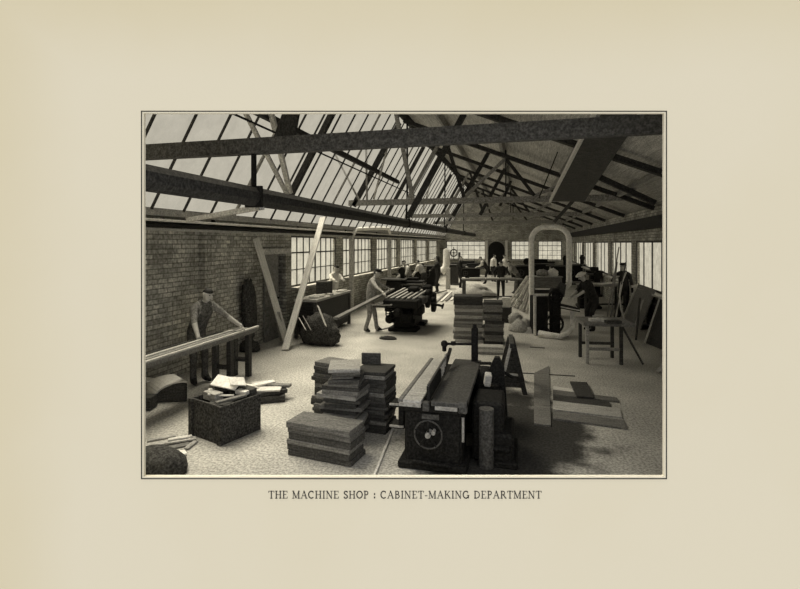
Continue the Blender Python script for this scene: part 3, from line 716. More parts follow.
for a, b_, c, d_, w, m_, lab in ((306, 330, 299, 318, .05, 'wood_light', 'thin pale stick leaning behind the sack heap, on its left'), (311, 330, 303, 316, .04, 'wood_mid', 'thinner grey stick leaning behind the sack heap'), (326, 326, 318, 306, .10, 'wood_light', 'pale pointed board sticking up out of the sack heap')):
    plank2(lab, atZ(a, b_, 10.7), atZ(c, d_, 11.0), w, .02, m_, 'stick', up=-FWD)

# planks leaning by the door
plank2('broad pale plank leaning back from the floor against the wall by the door', fl(287, 343, .02), on(256, 238, 0, LW + .17), .25, .04, 'wood_light', up=-FWD)
plank2('second short plank crossing behind the broad leaning plank', fl(283, 341, .02), on(277, 312, 0, LW + .5), .14, .03, 'wood_mid', up=-FWD)
plank2('tall narrow pale plank leaning the other way up to the eaves, before the window', fl(285, 350, .02), V((-5.36, 12.25, EYE + .72)), .17, .04, 'wood_light', up=-FWD)

# sawn stack in mid floor
A, B = fl(453, 342), fl(482, 343); rz = yawof(A, B)
stack('neat pale stack beyond the planing machine', mid(A, B) + V((0, .3, .0)), 15, (B - A).length, .55, .072, rz, lambda i: 'wood_dark' if i > 11 else ('wood_grey' if i % 2 else 'wood_mid'), 'planks in the neat mid-floor stack', .03, .02)  # mid and grey planks alternate to paint in shadow lines between them
A, B = fl(482.6, 345), fl(502, 346)
stack('narrower stack right of the neat pale stack', mid(A, B) + V((0, .35, 0)), 13, (B - A).length, .5, .074, rz, lambda i: 'wood_dark' if i % 3 == 0 else 'wood_grey', 'planks in the narrower mid-floor stack', .03, .02)
A, B = fl(472, 352), fl(503, 354)
stack('low pile at the foot of the neat stack', mid(A, B), 3, (B - A).length, .3, .05, rz, ['wood_mid', 'wood_light', 'wood_mid'], 'boards in the low pile at the foot of the stacks', .01, .02)
A = fl(506, 322); mb = MB(); mb.bbox((0, 0, .15), (.26, .2, .3), .01); tag(mb.build('white_box', M['white'], loc=(A.x, A.y, .45)), 'small white box standing on the dark block right of the mid-floor stacks', 'box')
mb = MB(); mb.bbox((0, 0, .225), (.34, .3, .45), .01); tag(mb.build('block', M['wood_dark'], loc=(A.x, A.y, 0)), 'dark block under the small white box right of the stacks', 'block')
# pale heaps
p = fl(474, 297); lump('sawdust_heap', 'pale pointed heap of shavings beyond the mid-floor stack', 'heap', (p.x, p.y, .05), .6, (1.5, 1, .75), 'dust', .12, [(.1, 0, .3, .5)], 2)
p = fl(521, 331); lump('sawdust_heap', 'pale heap of dust around the foot of the tall white duct', 'heap', (p.x, p.y, .06), .34, (.95, .8, .85), 'dust', .1, [(.25, -.1, -.12, .8), (-.15, .1, .25, .6)], 4)
for i in range(4):
    plank2('pale stick lying on the floor among others beyond the mid-floor stack, %s from the left' % ordn[i], fl(436 + i * 5, 302 - i * .6, .03), fl(447 + i * 4.4, 292 - i * .4, .03), .09, .03, 'wood_light' if i % 2 else 'wood_grey', 'stick', 'sticks on the floor in mid shop')
plank2('long plank lying on the floor far back left of the stacks', fl(418, 297, .04), fl(446, 290, .04), .14, .04, 'wood_mid')
p = fl(388, 339); lump('rag', 'small dark rag on the floor in front of the moulding machine', 'rag', (p.x, p.y, .01), .17, (1.3, .8, .35), 'cloth_dark', .1, (), 9)
plank2('small dark stick on the floor by the feet of the man at the moulding machine', fl(376, 331, .01), fl(392, 327, .01), .04, .03, 'wood_dark', 'stick')
# fan of leaning planks
for i in range(7):
    plank2('%s from the left of the planks fanned against the rack by the tall duct' % ordn[i], fl(508 + i * 3.1, 304 + i * 1.6, .03), atZ(527.5 + i * .8, 276 + i * 2.2, 15.3 - i * .05), .07, .025, 'wood_light' if i % 2 == 0 else 'wood_mid', group='planks fanned out against the rack', up=-FWD)

# ------------------------------------------------------------------ left bench
bx0, bx1, by0, by1, bz = -5.08, -4.70, 3.2, 7.7, .85
t = thing('workbench', 'long narrow wooden bench with boards on it along the brick wall', 'workbench', ((bx0 + bx1) / 2, 5.5, 0))
mb = MB(); mb.bbox((0, 0, bz - .05), (bx1 - bx0, by1 - by0, .07)); 
mb.v = [V(p) for p in mb.v]; mb.build('bench_top', M['wood_grey'], t)
for y in (-2.1, 1.5, 2.05):
    for x in (-.14, .14):
        mb = MB(); mb.bbox((x, y, (bz - .08) / 2), (.08, .1, bz - .08)); mb.build('leg', M['wood_dark'], t)
    mb = MB(); mb.bbox((0, y, .3), (.2, .06, .07)); mb.build('stretcher', M['wood_dark'], t)
for i, (x, w, ya, yb, m_) in enumerate(((-4.735, .05, 3.3, 7.85, 'wood_light'), (-4.83, .06, 3.3, 7.6, 'wood_mid'), (-4.95, .06, 3.3, 7.35, 'wood_light'), (-5.05, .04, 3.3, 7.2, 'wood_dark'))):
    plank(['pale narrow board nearest the room on the long bench', 'second board from the room side on the long bench', 'third board from the room side on the long bench', 'dark board nearest the wall on the long bench'][i], (x, (ya + yb) / 2, bz - .015 + .015), (yb - ya, w, .03), PI / 2, m_, 'board', 'boards on the long bench', 'board')

# ------------------------------------------------------------------ window bench and things on it
t = thing('workbench', 'dark cluttered bench in front of the first window', 'workbench', (-5.2, 12.0, 0))
mb = MB(); mb.bbox((0, 0, .96), (.62, 2.5, .06)); mb.build('bench_top', M['wood_mid'], t)
mb = MB(); mb.bbox((.02, 0, .5), (.5, 2.2, .84)); mb.build('cupboard_body', M['wood_dark'], t)
for x in (-.25, .26):
    for y in (-1.18, 1.18):
        mb = MB(); mb.bbox((x, y, .465), (.08, .08, .93)); mb.build('leg', M['wood_dark'], t)
mb = MB(); mb.bbox((0, 0, .17), (.34, .38, .34), .01); tag(mb.build('tool_box', M['wood_dark'], loc=(-5.3, 12.2, .99)), 'dark square box standing on the window bench', 'box')
rr = random.Random(4)
for i, (y, m_) in enumerate(((11.1, 'white'), (11.35, 'wood_light'), (11.6, 'white'), (11.85, 'wood_mid'), (12.65, 'wood_light'), (12.95, 'white'))):
    plank(['white offcut at the near end of the window bench', 'pale stick second from the near end of the window bench', 'white scrap third from the near end of the window bench', 'brownish stick just before the dark box on the window bench', 'pale stick just beyond the dark box on the window bench', 'white scrap at the far end of the window bench'][i],
          (-5.05 + rr.uniform(-.08, .08), y, .99 + .025), (.24, .1, .05), rr.uniform(0, 3), m_, 'offcut', 'offcuts on the window bench', 'offcut')
# pale posts on the left
for i, (px, d_) in enumerate(((351.5, 16.3), (389.5, 20.6))):
    b_ = atZ(px, 300, d_); mb = MB(); mb.bbox((0, 0, 1.32), (.14, .14, 2.64), .01)
    tag(mb.build('timber_post', M['timber_pale'], loc=(b_.x, b_.y, 0)), ['nearer pale square post standing before the windowed wall', 'farther pale square post standing before the windowed wall'][i], 'post', 'pale posts along the windowed wall')
a_ = atZ(353, 232, 16.3); c_ = atZ(390, 231, 20.6)
mb = MB(); pts = [a_ + V((0, 0, -.1)), a_ + V((0, .3, .1)), mid(a_, c_) + V((0, 0, .12)), c_ + V((0, -.3, .1)), c_ + V((0, 0, -.1))]
mb.tube(pts, .07, 10); tag(mb.build('overhead_duct', M['duct'], origin=a_), 'short pale bent duct running between the tops of the two posts', 'duct')

# ------------------------------------------------------------------ planing machine
t = thing('planing_machine', 'black cast-iron planing machine with a long table and front handwheel, in the foreground', 'machine', (-.90, 5.75, 0))
def part(nm, mb, m_, par=None, lab=None):
    o = mb.build(nm, M[m_], par if par is not None else t)
    if lab: o['label'] = lab
    return o
mb = MB(); mb.bbox((0, -.62, .36), (.62, .44, .62), .03); mb.bbox((0, -.62, .04), (.74, .56, .08), .02); mb.bbox((0, -.62, .64), (.7, .5, .06), .02); part('front_pedestal', mb, 'iron')
mb = MB(); mb.bbox((0, .5, .36), (.56, .5, .62), .03); mb.bbox((0, .5, .04), (.66, .6, .08), .02); part('rear_pedestal', mb, 'iron')
mb = MB(); mb.bbox((0, -.05, .66), (.66, 1.7, .1), .02); part('bed_casting', mb, 'iron')
mb = MB(); mb.bbox((.19, -.03, .735), (.37, 1.86, .05), .006); part('dark_table', mb, 'iron_mid')
mb = MB(); mb.bbox((-.2, -.05, .732), (.2, 1.8, .04), .006); part('pale_table', mb, 'wood_mid', lab='pale table strip')
mb = MB(); mb.bbox((-.33, -.02, .732), (.05, 1.84, .04), .006); part('table_lip', mb, 'wood_grey')
mb = MB(); mb.bbox((-.035, -.53, .82), (.035, .75, .15), .004); fo = part('fence', mb, 'iron')
for k in range(4):
    mb = MB(); mb.cyl((-.035, -.1 + .1 * k, .76), (-.035, -.02 + .1 * k, .90 + .02 * k), .012, n=8); part('fence_rod', mb, 'iron_bright', fo)
mb = MB(); mb.beam((-.035, -.9, .905), (-.035, .45, .93), .02, .02); part('fence_rail', mb, 'iron_mid', fo)
mb = MB(); mb.beam((-.035, .1, .76), (-.02, .62, .96), .04, .03); part('fence_stay', mb, 'iron')
mb = MB(); mb.bbox((.29, .82, .62), (.09, .07, 1.2), .01); mb.cyl((.29, .82, 1.2), (.29, .82, 1.27), .028, n=10); pst = part('guard_post', mb, 'iron')
mb = MB(); mb.cyl((.29, .8, 1.0), (-.12, .72, 1.0), .018, n=8); part('guard_arm', mb, 'iron', pst)
mb = MB(); mb.ball((-.12, .72, 1.0), .05); mb.cyl((-.12, .72, .9), (-.12, .72, 1.02), .03); mb.cyl((.0, .76, .98), (.0, .76, 1.03), .035); part('arm_clamp', mb, 'iron', pst)
mb = MB(); mb.beam((-.33, -.965, .71), (-.1, -.965, .71), .03, .035); part('front_rail', mb, 'iron_bright', lab='bright steel front rail')
mb = MB(); mb.beam((.05, -.965, .70), (.28, -.965, .70), .03, .035); part('front_rail', mb, 'iron_bright', lab='bright steel front rail')
mb = MB(); mb.bbox((-.05, -.94, .7), (.07, .06, .1), .01); mb.bbox((.33, -.9, .71), (.09, .1, .12), .01); part('corner_bracket', mb, 'iron_mid')
# handwheel
wc = V((-.03, -.93, .40)); mb = MB(); mb.ring(wc, (0, 1, 0), .145, .009, 32, 8); hw = part('handwheel', mb, 'iron_mid')
mb = MB()
for k in range(5):
    a = PI / 2 + 2 * PI * k / 5; mb.cyl(wc, wc + V((math.cos(a), 0, math.sin(a))) * .145, .011, n=8)
part('spokes', mb, 'iron', hw)
mb = MB(); mb.cyl(wc + V((0, .1, 0)), wc + V((0, -.03, 0)), .03, n=14); part('hub', mb, 'iron_bright', hw, 'bright worn hub')
mb = MB(); mb.cyl(wc + V((.07, -.02, .06)), wc + V((.07, -.10, .06)), .018, .022, n=12); part('crank_handle', mb, 'iron_bright', hw, 'bright crank handle')
mb = MB(); mb.beam((-.1, -.9, .58), (.08, -.9, .58), .03, .05); part('maker_plate', mb, 'iron_mid')
mb = MB(); mb.bbox((-.42, -.62, .60), (.16, .22, .03), .004); mb.bbox((-.42, -.62, .36), (.16, .2, .03), .004); mb.bbox((-.38, -.62, .48), (.06, .16, .24), .004); part('side_bracket', mb, 'iron', lab='side bracket with bright lips')
mb = MB(); mb.beam((-.5, -.74, .62), (-.34, -.74, .62), .02, .02); mb.beam((-.5, -.74, .38), (-.34, -.74, .38), .02, .02); part('bracket_lip', mb, 'iron_bright')
mb = MB(); mb.cyl((.33, -.9, .35), (.33, -.9, .6), .014, n=8); part('lever', mb, 'iron_bright')
mb = MB(); mb.cyl((-.2, -.92, .1), (.2, -.92, .09), .02, n=8); part('foot_rail', mb, 'iron')
# drive casing right of the planer
t = thing('drive_casing', 'black belt-drive casing and pulleys at the right side of the planing machine', 'machine', (-.39, 6.0, 0))
mb = MB(); mb.bbox((.05, -.55, .33), (.34, .5, .66), .03); part('lower_casing', mb, 'iron')
mb = MB(); mb.cyl((.04, -.88, .0), (.04, -.88, .62), .08, n=18); part('grey_column', mb, 'iron_grey', lab='dusty grey column')
mb = MB(); mb.lathe((-.1, .3, .6), [(.02, -.1), (.14, -.1), (.17, 0), (.17, .08), (.14, .18), (.02, .18)], 20, ax=(1, 0, 0)); part('pulley', mb, 'iron')
mb = MB(); mb.prism([(-.06, .15, .1), (.24, .15, .1), (.19, .15, .80), (.13, .15, .92), (.07, .15, .92), (.0, .15, .76)], (0, .12, 0)); part('belt_guard', mb, 'iron')
mb = MB(); mb.bbox((-.0, -.06, .70), (.08, .1, .16), .01, Euler((.3, .1, .2)).to_matrix()); o = part('pale_block', mb, 'wood_light', lab='pale wooden block')
mb = MB(); mb.bbox((0, .35, .3), (.3, .5, .6), .03); part('rear_casing', mb, 'iron')
mb = MB()
mb.tube([(-.2, .5, .75), (0, .42, .78), (.15, .3, .72), (.3, .25, .66)], .022, 8); part('pipe', mb, 'iron')
# second low black machine right of it
t = thing('machine_base', 'low black iron machine bed on the dark patch right of the planing machine', 'machine', fl(498, 462))
mb = MB(); mb.bbox((0, .2, .17), (.34, .6, .34), .03); mb.bbox((0, .2, .03), (.42, .7, .06), .02); part('bed_casting', mb, 'iron')
mb = MB(); mb.cyl((-.12, -.13, .2), (.12, -.13, .2), .03, n=10); part('shaft', mb, 'iron')
# sawhorse
ap = atZ(512, 343, 7.55)
t = thing('sawhorse', 'dark wooden sawhorse with one pale front leg, right of the planing machine', 'sawhorse', (ap.x, ap.y, 0), .05)
H_ = ap.z
mb = MB(); mb.bbox((0, .3, H_ - .03), (.07, .75, .08)); part('top_beam', mb, 'wood_dark')
for y, ms in ((0, ('wood_light', 'wood_dark')), (.6, ('wood_dark', 'wood_dark'))):
    for s, m_ in zip((-1, 1), ms):
        mb = MB(); mb.beam((s * .02, y - .03, H_ - .02), (s * .20, y - .08 * (1 if y == 0 else -1), 0.0), .045 if m_ == 'wood_light' else .075, .03 if m_ == 'wood_light' else .06, up=(0, 1, 0)); o = part('leg', mb, m_)
        if m_ == 'wood_light': o['label'] = 'pale leg'
mb = MB(); mb.beam((-.13, -.06, .3), (.13, -.06, .3), .025, .03); part('cross_rail', mb, 'wood_light', lab='pale cross rail')
mb = MB(); mb.prism([(-.16, .1, .05), (.17, .1, .05), (.03, .1, H_ - .06), (-.03, .1, H_ - .06)], (0, .03, 0)); part('end_board', mb, 'wood_dark')

# ------------------------------------------------------------------ moulding machine
fc = fl(406, 329)
t = thing('moulding_machine', 'big black moulding machine with slatted feed table, in mid floor', 'machine', (fc.x, fc.y, 0), .0)
mb = MB(); mb.bbox((0, .3, .36), (.55, 1.4, .62), .08); mb.bbox((0, -.2, .05), (.8, .5, .1), .03); mb.bbox((0, .9, .05), (.8, .5, .1), .03); mb.bbox((.1, -.45, .4), (.3, .25, .3), .05); mb.cyl((-.3, -.3, .3), (.35, -.35, .25), .09, n=14); part('pedestal', mb, 'iron')
mb = MB(); mb.bbox((0.05, .2, .80), (.95, 2.1, .22), .03); part('bed', mb, 'iron')
mb = MB(); mb.bbox((-.52, -.55, .72), (.34, .7, .05), .01); part('side_table', mb, 'iron_mid')
mb = MB(); mb.beam((-.72, -.9, .77), (-.20, -.9, .77), .03, .03); mb.beam((-.2, -.9, .77), (.0, -.35, .9), .04, .03); part('table_edge', mb, 'iron_bright', lab='bright table edge')
for k in range(6):
    mb = MB(); x = -.38 + .15 * k; mb.beam((x, -.75, .93), (x + .06, 1.2, 1.02), .06, .04); part('feed_bar', mb, 'wood_mid' if k % 2 == 0 else 'iron_bright')
for y in (-.4, .5, 1.0):
    mb = MB(); mb.cyl((-.42, y, .89), (.5, y, .89), .045, n=12); part('feed_roller', mb, 'iron')
mb = MB(); mb.bbox((.1, .55, 1.05), (.3, .35, .16), .03); part('cutter_hood', mb, 'iron')
for x, y, z, r in ((.62, .0, .78, .17), (.66, .7, .62, .22)):
    mb = MB(); mb.lathe((x - .06, y, z), [(.02, 0), (r, .01), (r, .1), (r * .8, .12), (.02, .14)], 20, ax=(1, 0, 0)); part('pulley', mb, 'iron')
mb = MB(); mb.cyl((.5, .35, .72), (1.0, .35, .62), .035, n=10); mb.cyl((.96, .35, .63), (1.0, .35, .62), .08, n=12); part('side_shaft', mb, 'iron')
mb = MB(); mb.ring((-.28, -.6, .5), (0, 1, 0), .13, .02, 24, 8); mb.cyl((-.28, -.62, .5), (-.28, -.3, .5), .03); mb.cyl((-.4, -.6, .5), (-.16, -.6, .5), .015); mb.cyl((-.28, -.6, .38), (-.28, -.6, .62), .015); mb.bbox((-.36, -.3, .62), (.22, .5, .16), .03); mb.ball((-.34, -.5, .34), .12); mb.cyl((-.42, -.2, .4), (-.1, -.2, .4), .1, n=14); part('handwheel', mb, 'iron')
mb = MB(); mb.ball((-.02, -.8, .58), .13, sc=(1, .8, 1)); mb.cyl((-.02, -.98, .58), (-.02, -.7, .58), .06); part('motor_housing', mb, 'iron')
mb = MB(); mb.ball((.5, -.25, .86), .15, sc=(1.1, 1, .8)); part('gear_cover', mb, 'iron_mid')
mb = MB(); mb.bbox((.42, -.3, .6), (.3, .4, .3), .06); mb.bbox((.42, -.5, .6), (.16, .2, .2), .04); part('side_gearbox', mb, 'iron')
mb = MB(); mb.bbox((.5, .9, .8), (.36, .4, .3), .05); mb.bbox((.4, 1.05, 1.0), (.3, .3, .3), .05); part('rear_gearbox', mb, 'iron')
mb = MB(); mb.ball((.55, .5, .96), .12); part('oil_pot', mb, 'iron')
# plank being fed
plank2('long narrow board being fed into the moulding machine by the standing man', fl(336, 318.5, 1.03), fl(393, 289, 1.03), .11, .045, 'wood_grey')
# ------------------------------------------------------------------ ducts
d0 = 14.0
def dz(py, d): return EYE - (py - CY) / F_PX * d
pA = atZ(531.5, 324, d0); pB = atZ(569, 324, d0 - .6)
zt = dz(225.5, d0)
pts = [V((pA.x, pA.y, .05)), V((pA.x, pA.y, 1.2)), V((pA.x, pA.y, zt - .45))]
n = 8; hor = (pB - pA); hor.z = 0; Lh = hor.length; hd = hor.normalized(); rr_ = .38
for i in range(1, n + 1):
    a = PI / 2 * i / n; pts.append(V((pA.x, pA.y, zt - .06 - rr_)) + hd * (rr_ * (1 - math.cos(a))) + V((0, 0, rr_ * math.sin(a))))
for i in range(n + 1):
    a = PI / 2 * i / n; pts.append(V((pA.x, pA.y, zt - .06 - rr_)) + hd * (Lh - rr_ + rr_ * math.sin(a)) + V((0, 0, rr_ * math.cos(a))))
zl = dz(281, d0 - .6)
pts.append(V((pB.x, pB.y, zl)))
t = thing('dust_duct', 'tall white dust-extraction duct bent over in an upside-down U', 'duct', V((pA.x, pA.y, 0)))
o0 = V((pA.x, pA.y, 0))
mb = MB(); mb.tube([p - o0 for p in pts], .078, 14); part('pipe', mb, 'duct')
e0 = V((pB.x, pB.y, zl)); e1 = atZ(555, 299, 12.9)
mb = MB(); mb.tube([e0 - o0, e0 + V((0, 0, -.08)) - o0, e1 - o0], [.078, .078, .09], 14); part('slanting_branch', mb, 'duct')
for i in (1, 3, 11, 18, 20):
    if i < len(pts):
        d_ = (pts[min(i + 1, len(pts) - 1)] - pts[i - 1]).normalized(); mb = MB(); mb.cyl(pts[i] - o0 - d_ * .02, pts[i] - o0 + d_ * .02, .086, n=14); part('joint_ring', mb, 'duct')
# floor duct
q = [fl(539, 334, .08), fl(548, 335, .08), fl(560, 336.5, .08), atZ(567, 333.5, 11.9), atZ(571.5, 329, 12.0), atZ(573, 321, 12.2), atZ(573, 312, 12.3)]
mb = MB(); mb.tube(q, [.1, .08, .07, .07, .07, .07, .07], 12); tag(mb.build('floor_duct', M['duct'], origin=q[0]), 'white duct lying on the floor and bending up behind the worktable', 'duct')
# far duct at left
q = [atZ(445, 249, 25), atZ(446.5, 252, 25), atZ(446.8, 262, 25), atZ(445.5, 268, 25), atZ(441, 272, 25)]
mb = MB(); mb.tube(q, [.1, .17, .19, .19, .22], 12); tag(mb.build('dust_duct', M['duct'], origin=q[2]), 'thick white bent duct hanging beside the far left machines', 'duct')
b_ = fl(448, 289); mb = MB(); mb.bbox((0, 0, .55), (.22, .22, 1.1), .01); tag(mb.build('machine_column', M['timber_pale'], loc=b_), 'pale square column under the far bent duct', 'column')

# ------------------------------------------------------------------ generic workshop machines and benches
def machine(label, px, py, w, h, dep=.7, rz=0, kind=0, m1='iron', m2='iron_mid', seed=0):
    global t
    rr = random.Random(seed + 11); b = fl(px, py); b.y += dep / 2
    t = thing('woodworking_machine', label, 'machine', (b.x, b.y, 0), rz)
    mb = MB(); mb.bbox((0, 0, h * .38), (w * .6, dep * .7, h * .7), .04); mb.bbox((0, 0, .05), (w * .75, dep, .1), .02); part('pedestal', mb, m1)
    mb = MB(); mb.bbox((0, 0, h * .76), (w, dep, .06), .01); part('work_table', mb, m2)
    if kind == 0:   # spindle / saw with column and wheel
        mb = MB(); mb.bbox((w * .3, dep * .2, h * .95), (w * .18, dep * .2, h * .38), .03); part('column', mb, m1)
        mb = MB(); mb.cyl((w * .3, -.1, h * 1.02), (w * .3, -.02, h * 1.02), w * .14, n=18); part('upper_wheel', mb, m1)
    if kind == 1:   # bandsaw
        mb = MB(); mb.ring((0, 0, h * 1.22), (0, 1, 0), w * .22, .035, 20, 6); mb.beam((-w * .2, 0, h * 1.22), (w * .2, 0, h * 1.22), .04, .04); mb.cyl((0, -.06, h * 1.22), (0, .08, h * 1.22), .05); mb.beam((0, 0, h * 1.0), (0, 0, h * 1.45), .04, .04); part('upper_wheel', mb, m1)
        mb = MB(); mb.bbox((w * .35, .08, h * .95), (w * .14, .12, h * .6), .03); part('frame', mb, m1)
    if kind == 2:   # roller bench
        for k in range(3):
            mb = MB(); mb.cyl((-w * .5, -dep * .3 + k * dep * .3, h * .8 + .06), (w * .5, -dep * .3 + k * dep * .3, h * .8 + .06), .05, n=10); part('roller', mb, m1)
        mb = MB(); mb.bbox((0, dep * .1, h * .95), (w * .5, dep * .3, .16), .03); part('head_casting', mb, m1)
    mb = MB(); hwc = V((-w * .28, -dep * .42, h * .45)); mb.ring(hwc, (0, 1, 0), h * .14, .015, 20, 6); mb.cyl(hwc - V((h * .13, 0, 0)), hwc + V((h * .13, 0, 0)), .012); mb.cyl(hwc - V((0, 0, h * .13)), hwc + V((0, 0, h * .13)), .012); mb.cyl(hwc, hwc + V((0, dep * .2, 0)), .02); part('handwheel', mb, m2)
    return b
machine('dark machine under the second window, behind the man feeding the board', 392, 304, 1.0, 1.25, .8, .1, 0, seed=1)
machine('dark machine in front of the bare-armed man at the third window', 411, 304, .9, 1.0, .6, 0, 2, seed=2)
machine('dark machine just left of the far white bent duct', 431, 286, 1.0, 1.45, .7, 0, 0, seed=3)
machine('black machine between the man in the dark suit and the table', 472, 281, 1.5, 1.05, .8, 0, 2, seed=4)
machine('tall machine right of the far white bent duct', 453, 285, .9, 1.5, .6, 0, 1, 'iron_mid', seed=5)
machine('grey machine at the far right end beside the bending man', 519, 281, 1.6, 1.2, .8, 0, 0, 'iron', seed=6)
machine('dark machine in front of the far windows right of the arched door', 541, 279, 1.8, 1.3, .8, 0, 2, seed=7)
machine('dark machine below the narrow windows beyond the white-capped man', 590, 309, 1.1, 1.2, .8, 0, 0, seed=8)
machine('dark machine left of the farthest windows on the left wall', 417, 286, .7, 1.1, .7, 0, 0, seed=9)
machine('low machine under the end windows left of the arched door', 466, 277, 2.2, 1.1, .8, 0, 2, seed=10)

machine('dark machine against the left wall below its fourth window', 400, 294, .8, 1.2, .7, 0, 0, seed=21)
machine('dark machine near the end wall, right of the tall duct', 577, 285, 1.1, 1.5, .8, 0, 0, seed=22)
machine('dark machine seen through the tall duct arch, left part', 526, 284, 1.1, 1.4, .8, 0, 0, seed=23)
machine('dark machine seen through the tall duct arch, right part', 559, 287, 1.3, 1.5, .8, 0, 0, seed=24)
machine('low machine behind the white-capped man, under the right windows', 596, 297, .7, 1.3, .8, 0, 2, seed=25)
machine('black machine between the two white-shirted men and the long back table', 504, 280, .8, 1.0, .5, 0, 2, seed=26)
# back table with legs
def table(label, cpx, cpy, w, dep, h, rz, m_top, m_leg, th=.05, name='worktable', lw=.07):
    global t
    b = fl(cpx, cpy); t = thing(name, label, 'table', (b.x, b.y, 0), rz)
    mb = MB(); mb.bbox((0, 0, h - th / 2), (w, dep, th), .006); part('table_top', mb, m_top)
    for sx in (-1, 1):
        for sy in (-1, 1):
            mb = MB(); mb.bbox((sx * (w / 2 - .08), sy * (dep / 2 - .06), (h - th) / 2), (lw, lw, h - th), .005); part('leg', mb, m_leg)
    mb = MB(); mb.bbox((0, -dep / 2 + .06, .28), (w - .2, .04, .06)); part('stretcher', mb, m_leg)
    return b
b = table('long dark table in front of the man in the dark waistcoat', 492, 303, 2.4, .6, .98, YAW, 'wood_grey', 'wood_dark', lw=.08)
for i, (dx, m_) in enumerate(((-.6, 'wood_light'), (.0, 'white'), (.6, 'wood_mid'))):
    plank(['pale board lying left on the long back table', 'white board lying in the middle of the long back table', 'grey board lying right on the long back table'][i], b + V((dx, dx * .24, 1.0)), (.55, .16, .04), YAW, m_, 'board', 'boards on the long back table', 'board')
# right-hand worktable
fl1, fl2 = fl(588, 364), fl(621, 365); rz = yawof(fl1, fl2)
wdt = (fl2 - fl1).length + .12; nr = V((-math.sin(rz), math.cos(rz), 0))
cb = mid(fl1, fl2) + nr * .3
t = thing('worktable', 'rough wooden worktable in front of the white-capped man, offcuts on it', 'table', (cb.x, cb.y, 0), rz)
mb = MB(); mb.bbox((.06, 0, .80), (wdt + .22, .78, .07), .006); part('table_top', mb, 'wood_grey')
for sx in (-1, 1):
    for sy in (-1, 1):
        mb = MB(); mb.bbox((sx * (wdt / 2 - .05), sy * .28, .383), (.06, .06, .765), .005); o = part('leg', mb, 'wood_mid' if (sx < 0 and sy < 0) else 'wood_dark')
        if sx < 0 and sy < 0: o['label'] = 'paler front left leg'
mb = MB(); mb.bbox((0, -.28, .3), (wdt - .16, .03, .06)); part('front_rail', mb, 'wood_mid')
mb = MB(); mb.bbox((0, .28, .3), (wdt - .16, .03, .06)); part('back_rail', mb, 'wood_dark')
mb = MB(); mb.beam((wdt / 2 + .02, -.1, .74), (wdt / 2 + .36, -.28, .02), .035, .035); part('slanting_brace', mb, 'wood_dark')
for i, (px, py, l, w, a, m_, lab) in enumerate(((595, 320, .22, .12, .2, 'wood_light', 'pale block at the left of the worktable'), (601, 320, .26, .07, 1.9, 'wood_light', 'pale strip slanting in the middle of the worktable'), (606, 320, .3, .07, 1.8, 'wood_mid', 'second slanting strip right of the pale one on the worktable'), (613, 322, .28, .16, .1, 'wood_dark', 'dark flat block at the right of the worktable'), (598, 317, .2, .1, .4, 'wood_mid', 'small grey block at the back of the worktable'))):
    p = fl(px, py, .86); plank(lab, V((p.x, p.y, .835 + .03)), (l, w, .06), a + rz, m_, 'offcut', 'offcuts on the worktable', 'offcut')

# machine of the white-capped man
b = fl(549, 336)
t = thing('bandsaw', 'dark machine in a pale wooden frame before the white-capped man', 'machine', (b.x, b.y, 0), YAW)
mb = MB(); mb.bbox((-.18, .3, .5), (.34, .5, 1.0), .01); part('cabinet', mb, 'iron')
mb = MB(); mb.bbox((-.36, .02, .54), (.06, .06, 1.08)); mb.bbox((-.16, .02, 1.06), (.46, .06, .06)); part('pale_frame', mb, 'wood_light', lab='pale wooden frame')
mb = MB(); mb.bbox((.18, .1, .62), (.22, .3, 1.2), .05); part('column', mb, 'iron')
mb = MB(); mb.ring((.12, -.06, .32), (0, 1, 0), .22, .03, 22, 8); mb.cyl((.12, -.1, .32), (.12, 0, .32), .05); mb.beam((-.1, -.06, .32), (.34, -.06, .32), .03, .03); part('lower_wheel', mb, 'iron')
mb = MB(); mb.ring((.15, -.06, 1.02), (0, 1, 0), .16, .03, 22, 8); mb.cyl((.15, -.1, 1.02), (.15, 0, 1.02), .05); mb.beam((0, -.06, 1.02), (.3, -.06, 1.02), .03, .03); part('upper_wheel', mb, 'iron')
mb = MB(); mb.prism([(.22, -.2, .74), (.78, -.05, .62), (.85, .4, .66), (.28, .35, .8)], (0, 0, .03)); part('work_table', mb, 'iron')
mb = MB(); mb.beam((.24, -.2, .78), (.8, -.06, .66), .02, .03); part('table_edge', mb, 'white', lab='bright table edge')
mb = MB(); mb.prism([(.18, .45, .95), (.55, .45, .95), (.62, .5, 1.28), (.46, .5, 1.36)], (0, .02, 0)); part('rear_guard', mb, 'iron_grey')
# rack with boxed boards behind
b = fl(547, 317)
t = thing('timber_rack', 'pale boarded rack standing behind the legs of the tall white duct', 'rack', (b.x, b.y, 0), YAW)
mb = MB(); mb.bbox((0, .2, 1.1), (.95, .5, .34), .01); part('board_box', mb, 'wood_grey')
mb = MB(); mb.bbox((0, .2, 1.3), (1.0, .55, .03), .005); part('top_board', mb, 'wood_mid')
for sx in (-1, 1): mb = MB(); mb.bbox((sx * .42, .2, .46), (.08, .4, .92), .01); part('leg', mb, 'wood_dark')
mb = MB(); mb.bbox((0, .3, .5), (.7, .3, .7), .02); part('dark_cupboard', mb, 'wood_dark')
for i, (dx, sc) in enumerate(((-.1, (1, .7, .7)), (.25, (.9, .7, .85)))):
    p = V((b.x, b.y, 1.315)) + RGT * dx + FWD * .2
    lump('white_sack', ['white sack lying on the boarded rack, left one', 'white sack lying on the boarded rack, right one'][i], 'sack', (p.x, p.y, p.z + .09), .19, sc, 'cloth_grey' if i == 0 else 'cloth_white', .1, (), 12 + i)
    bpy.context.scene.objects  # keep
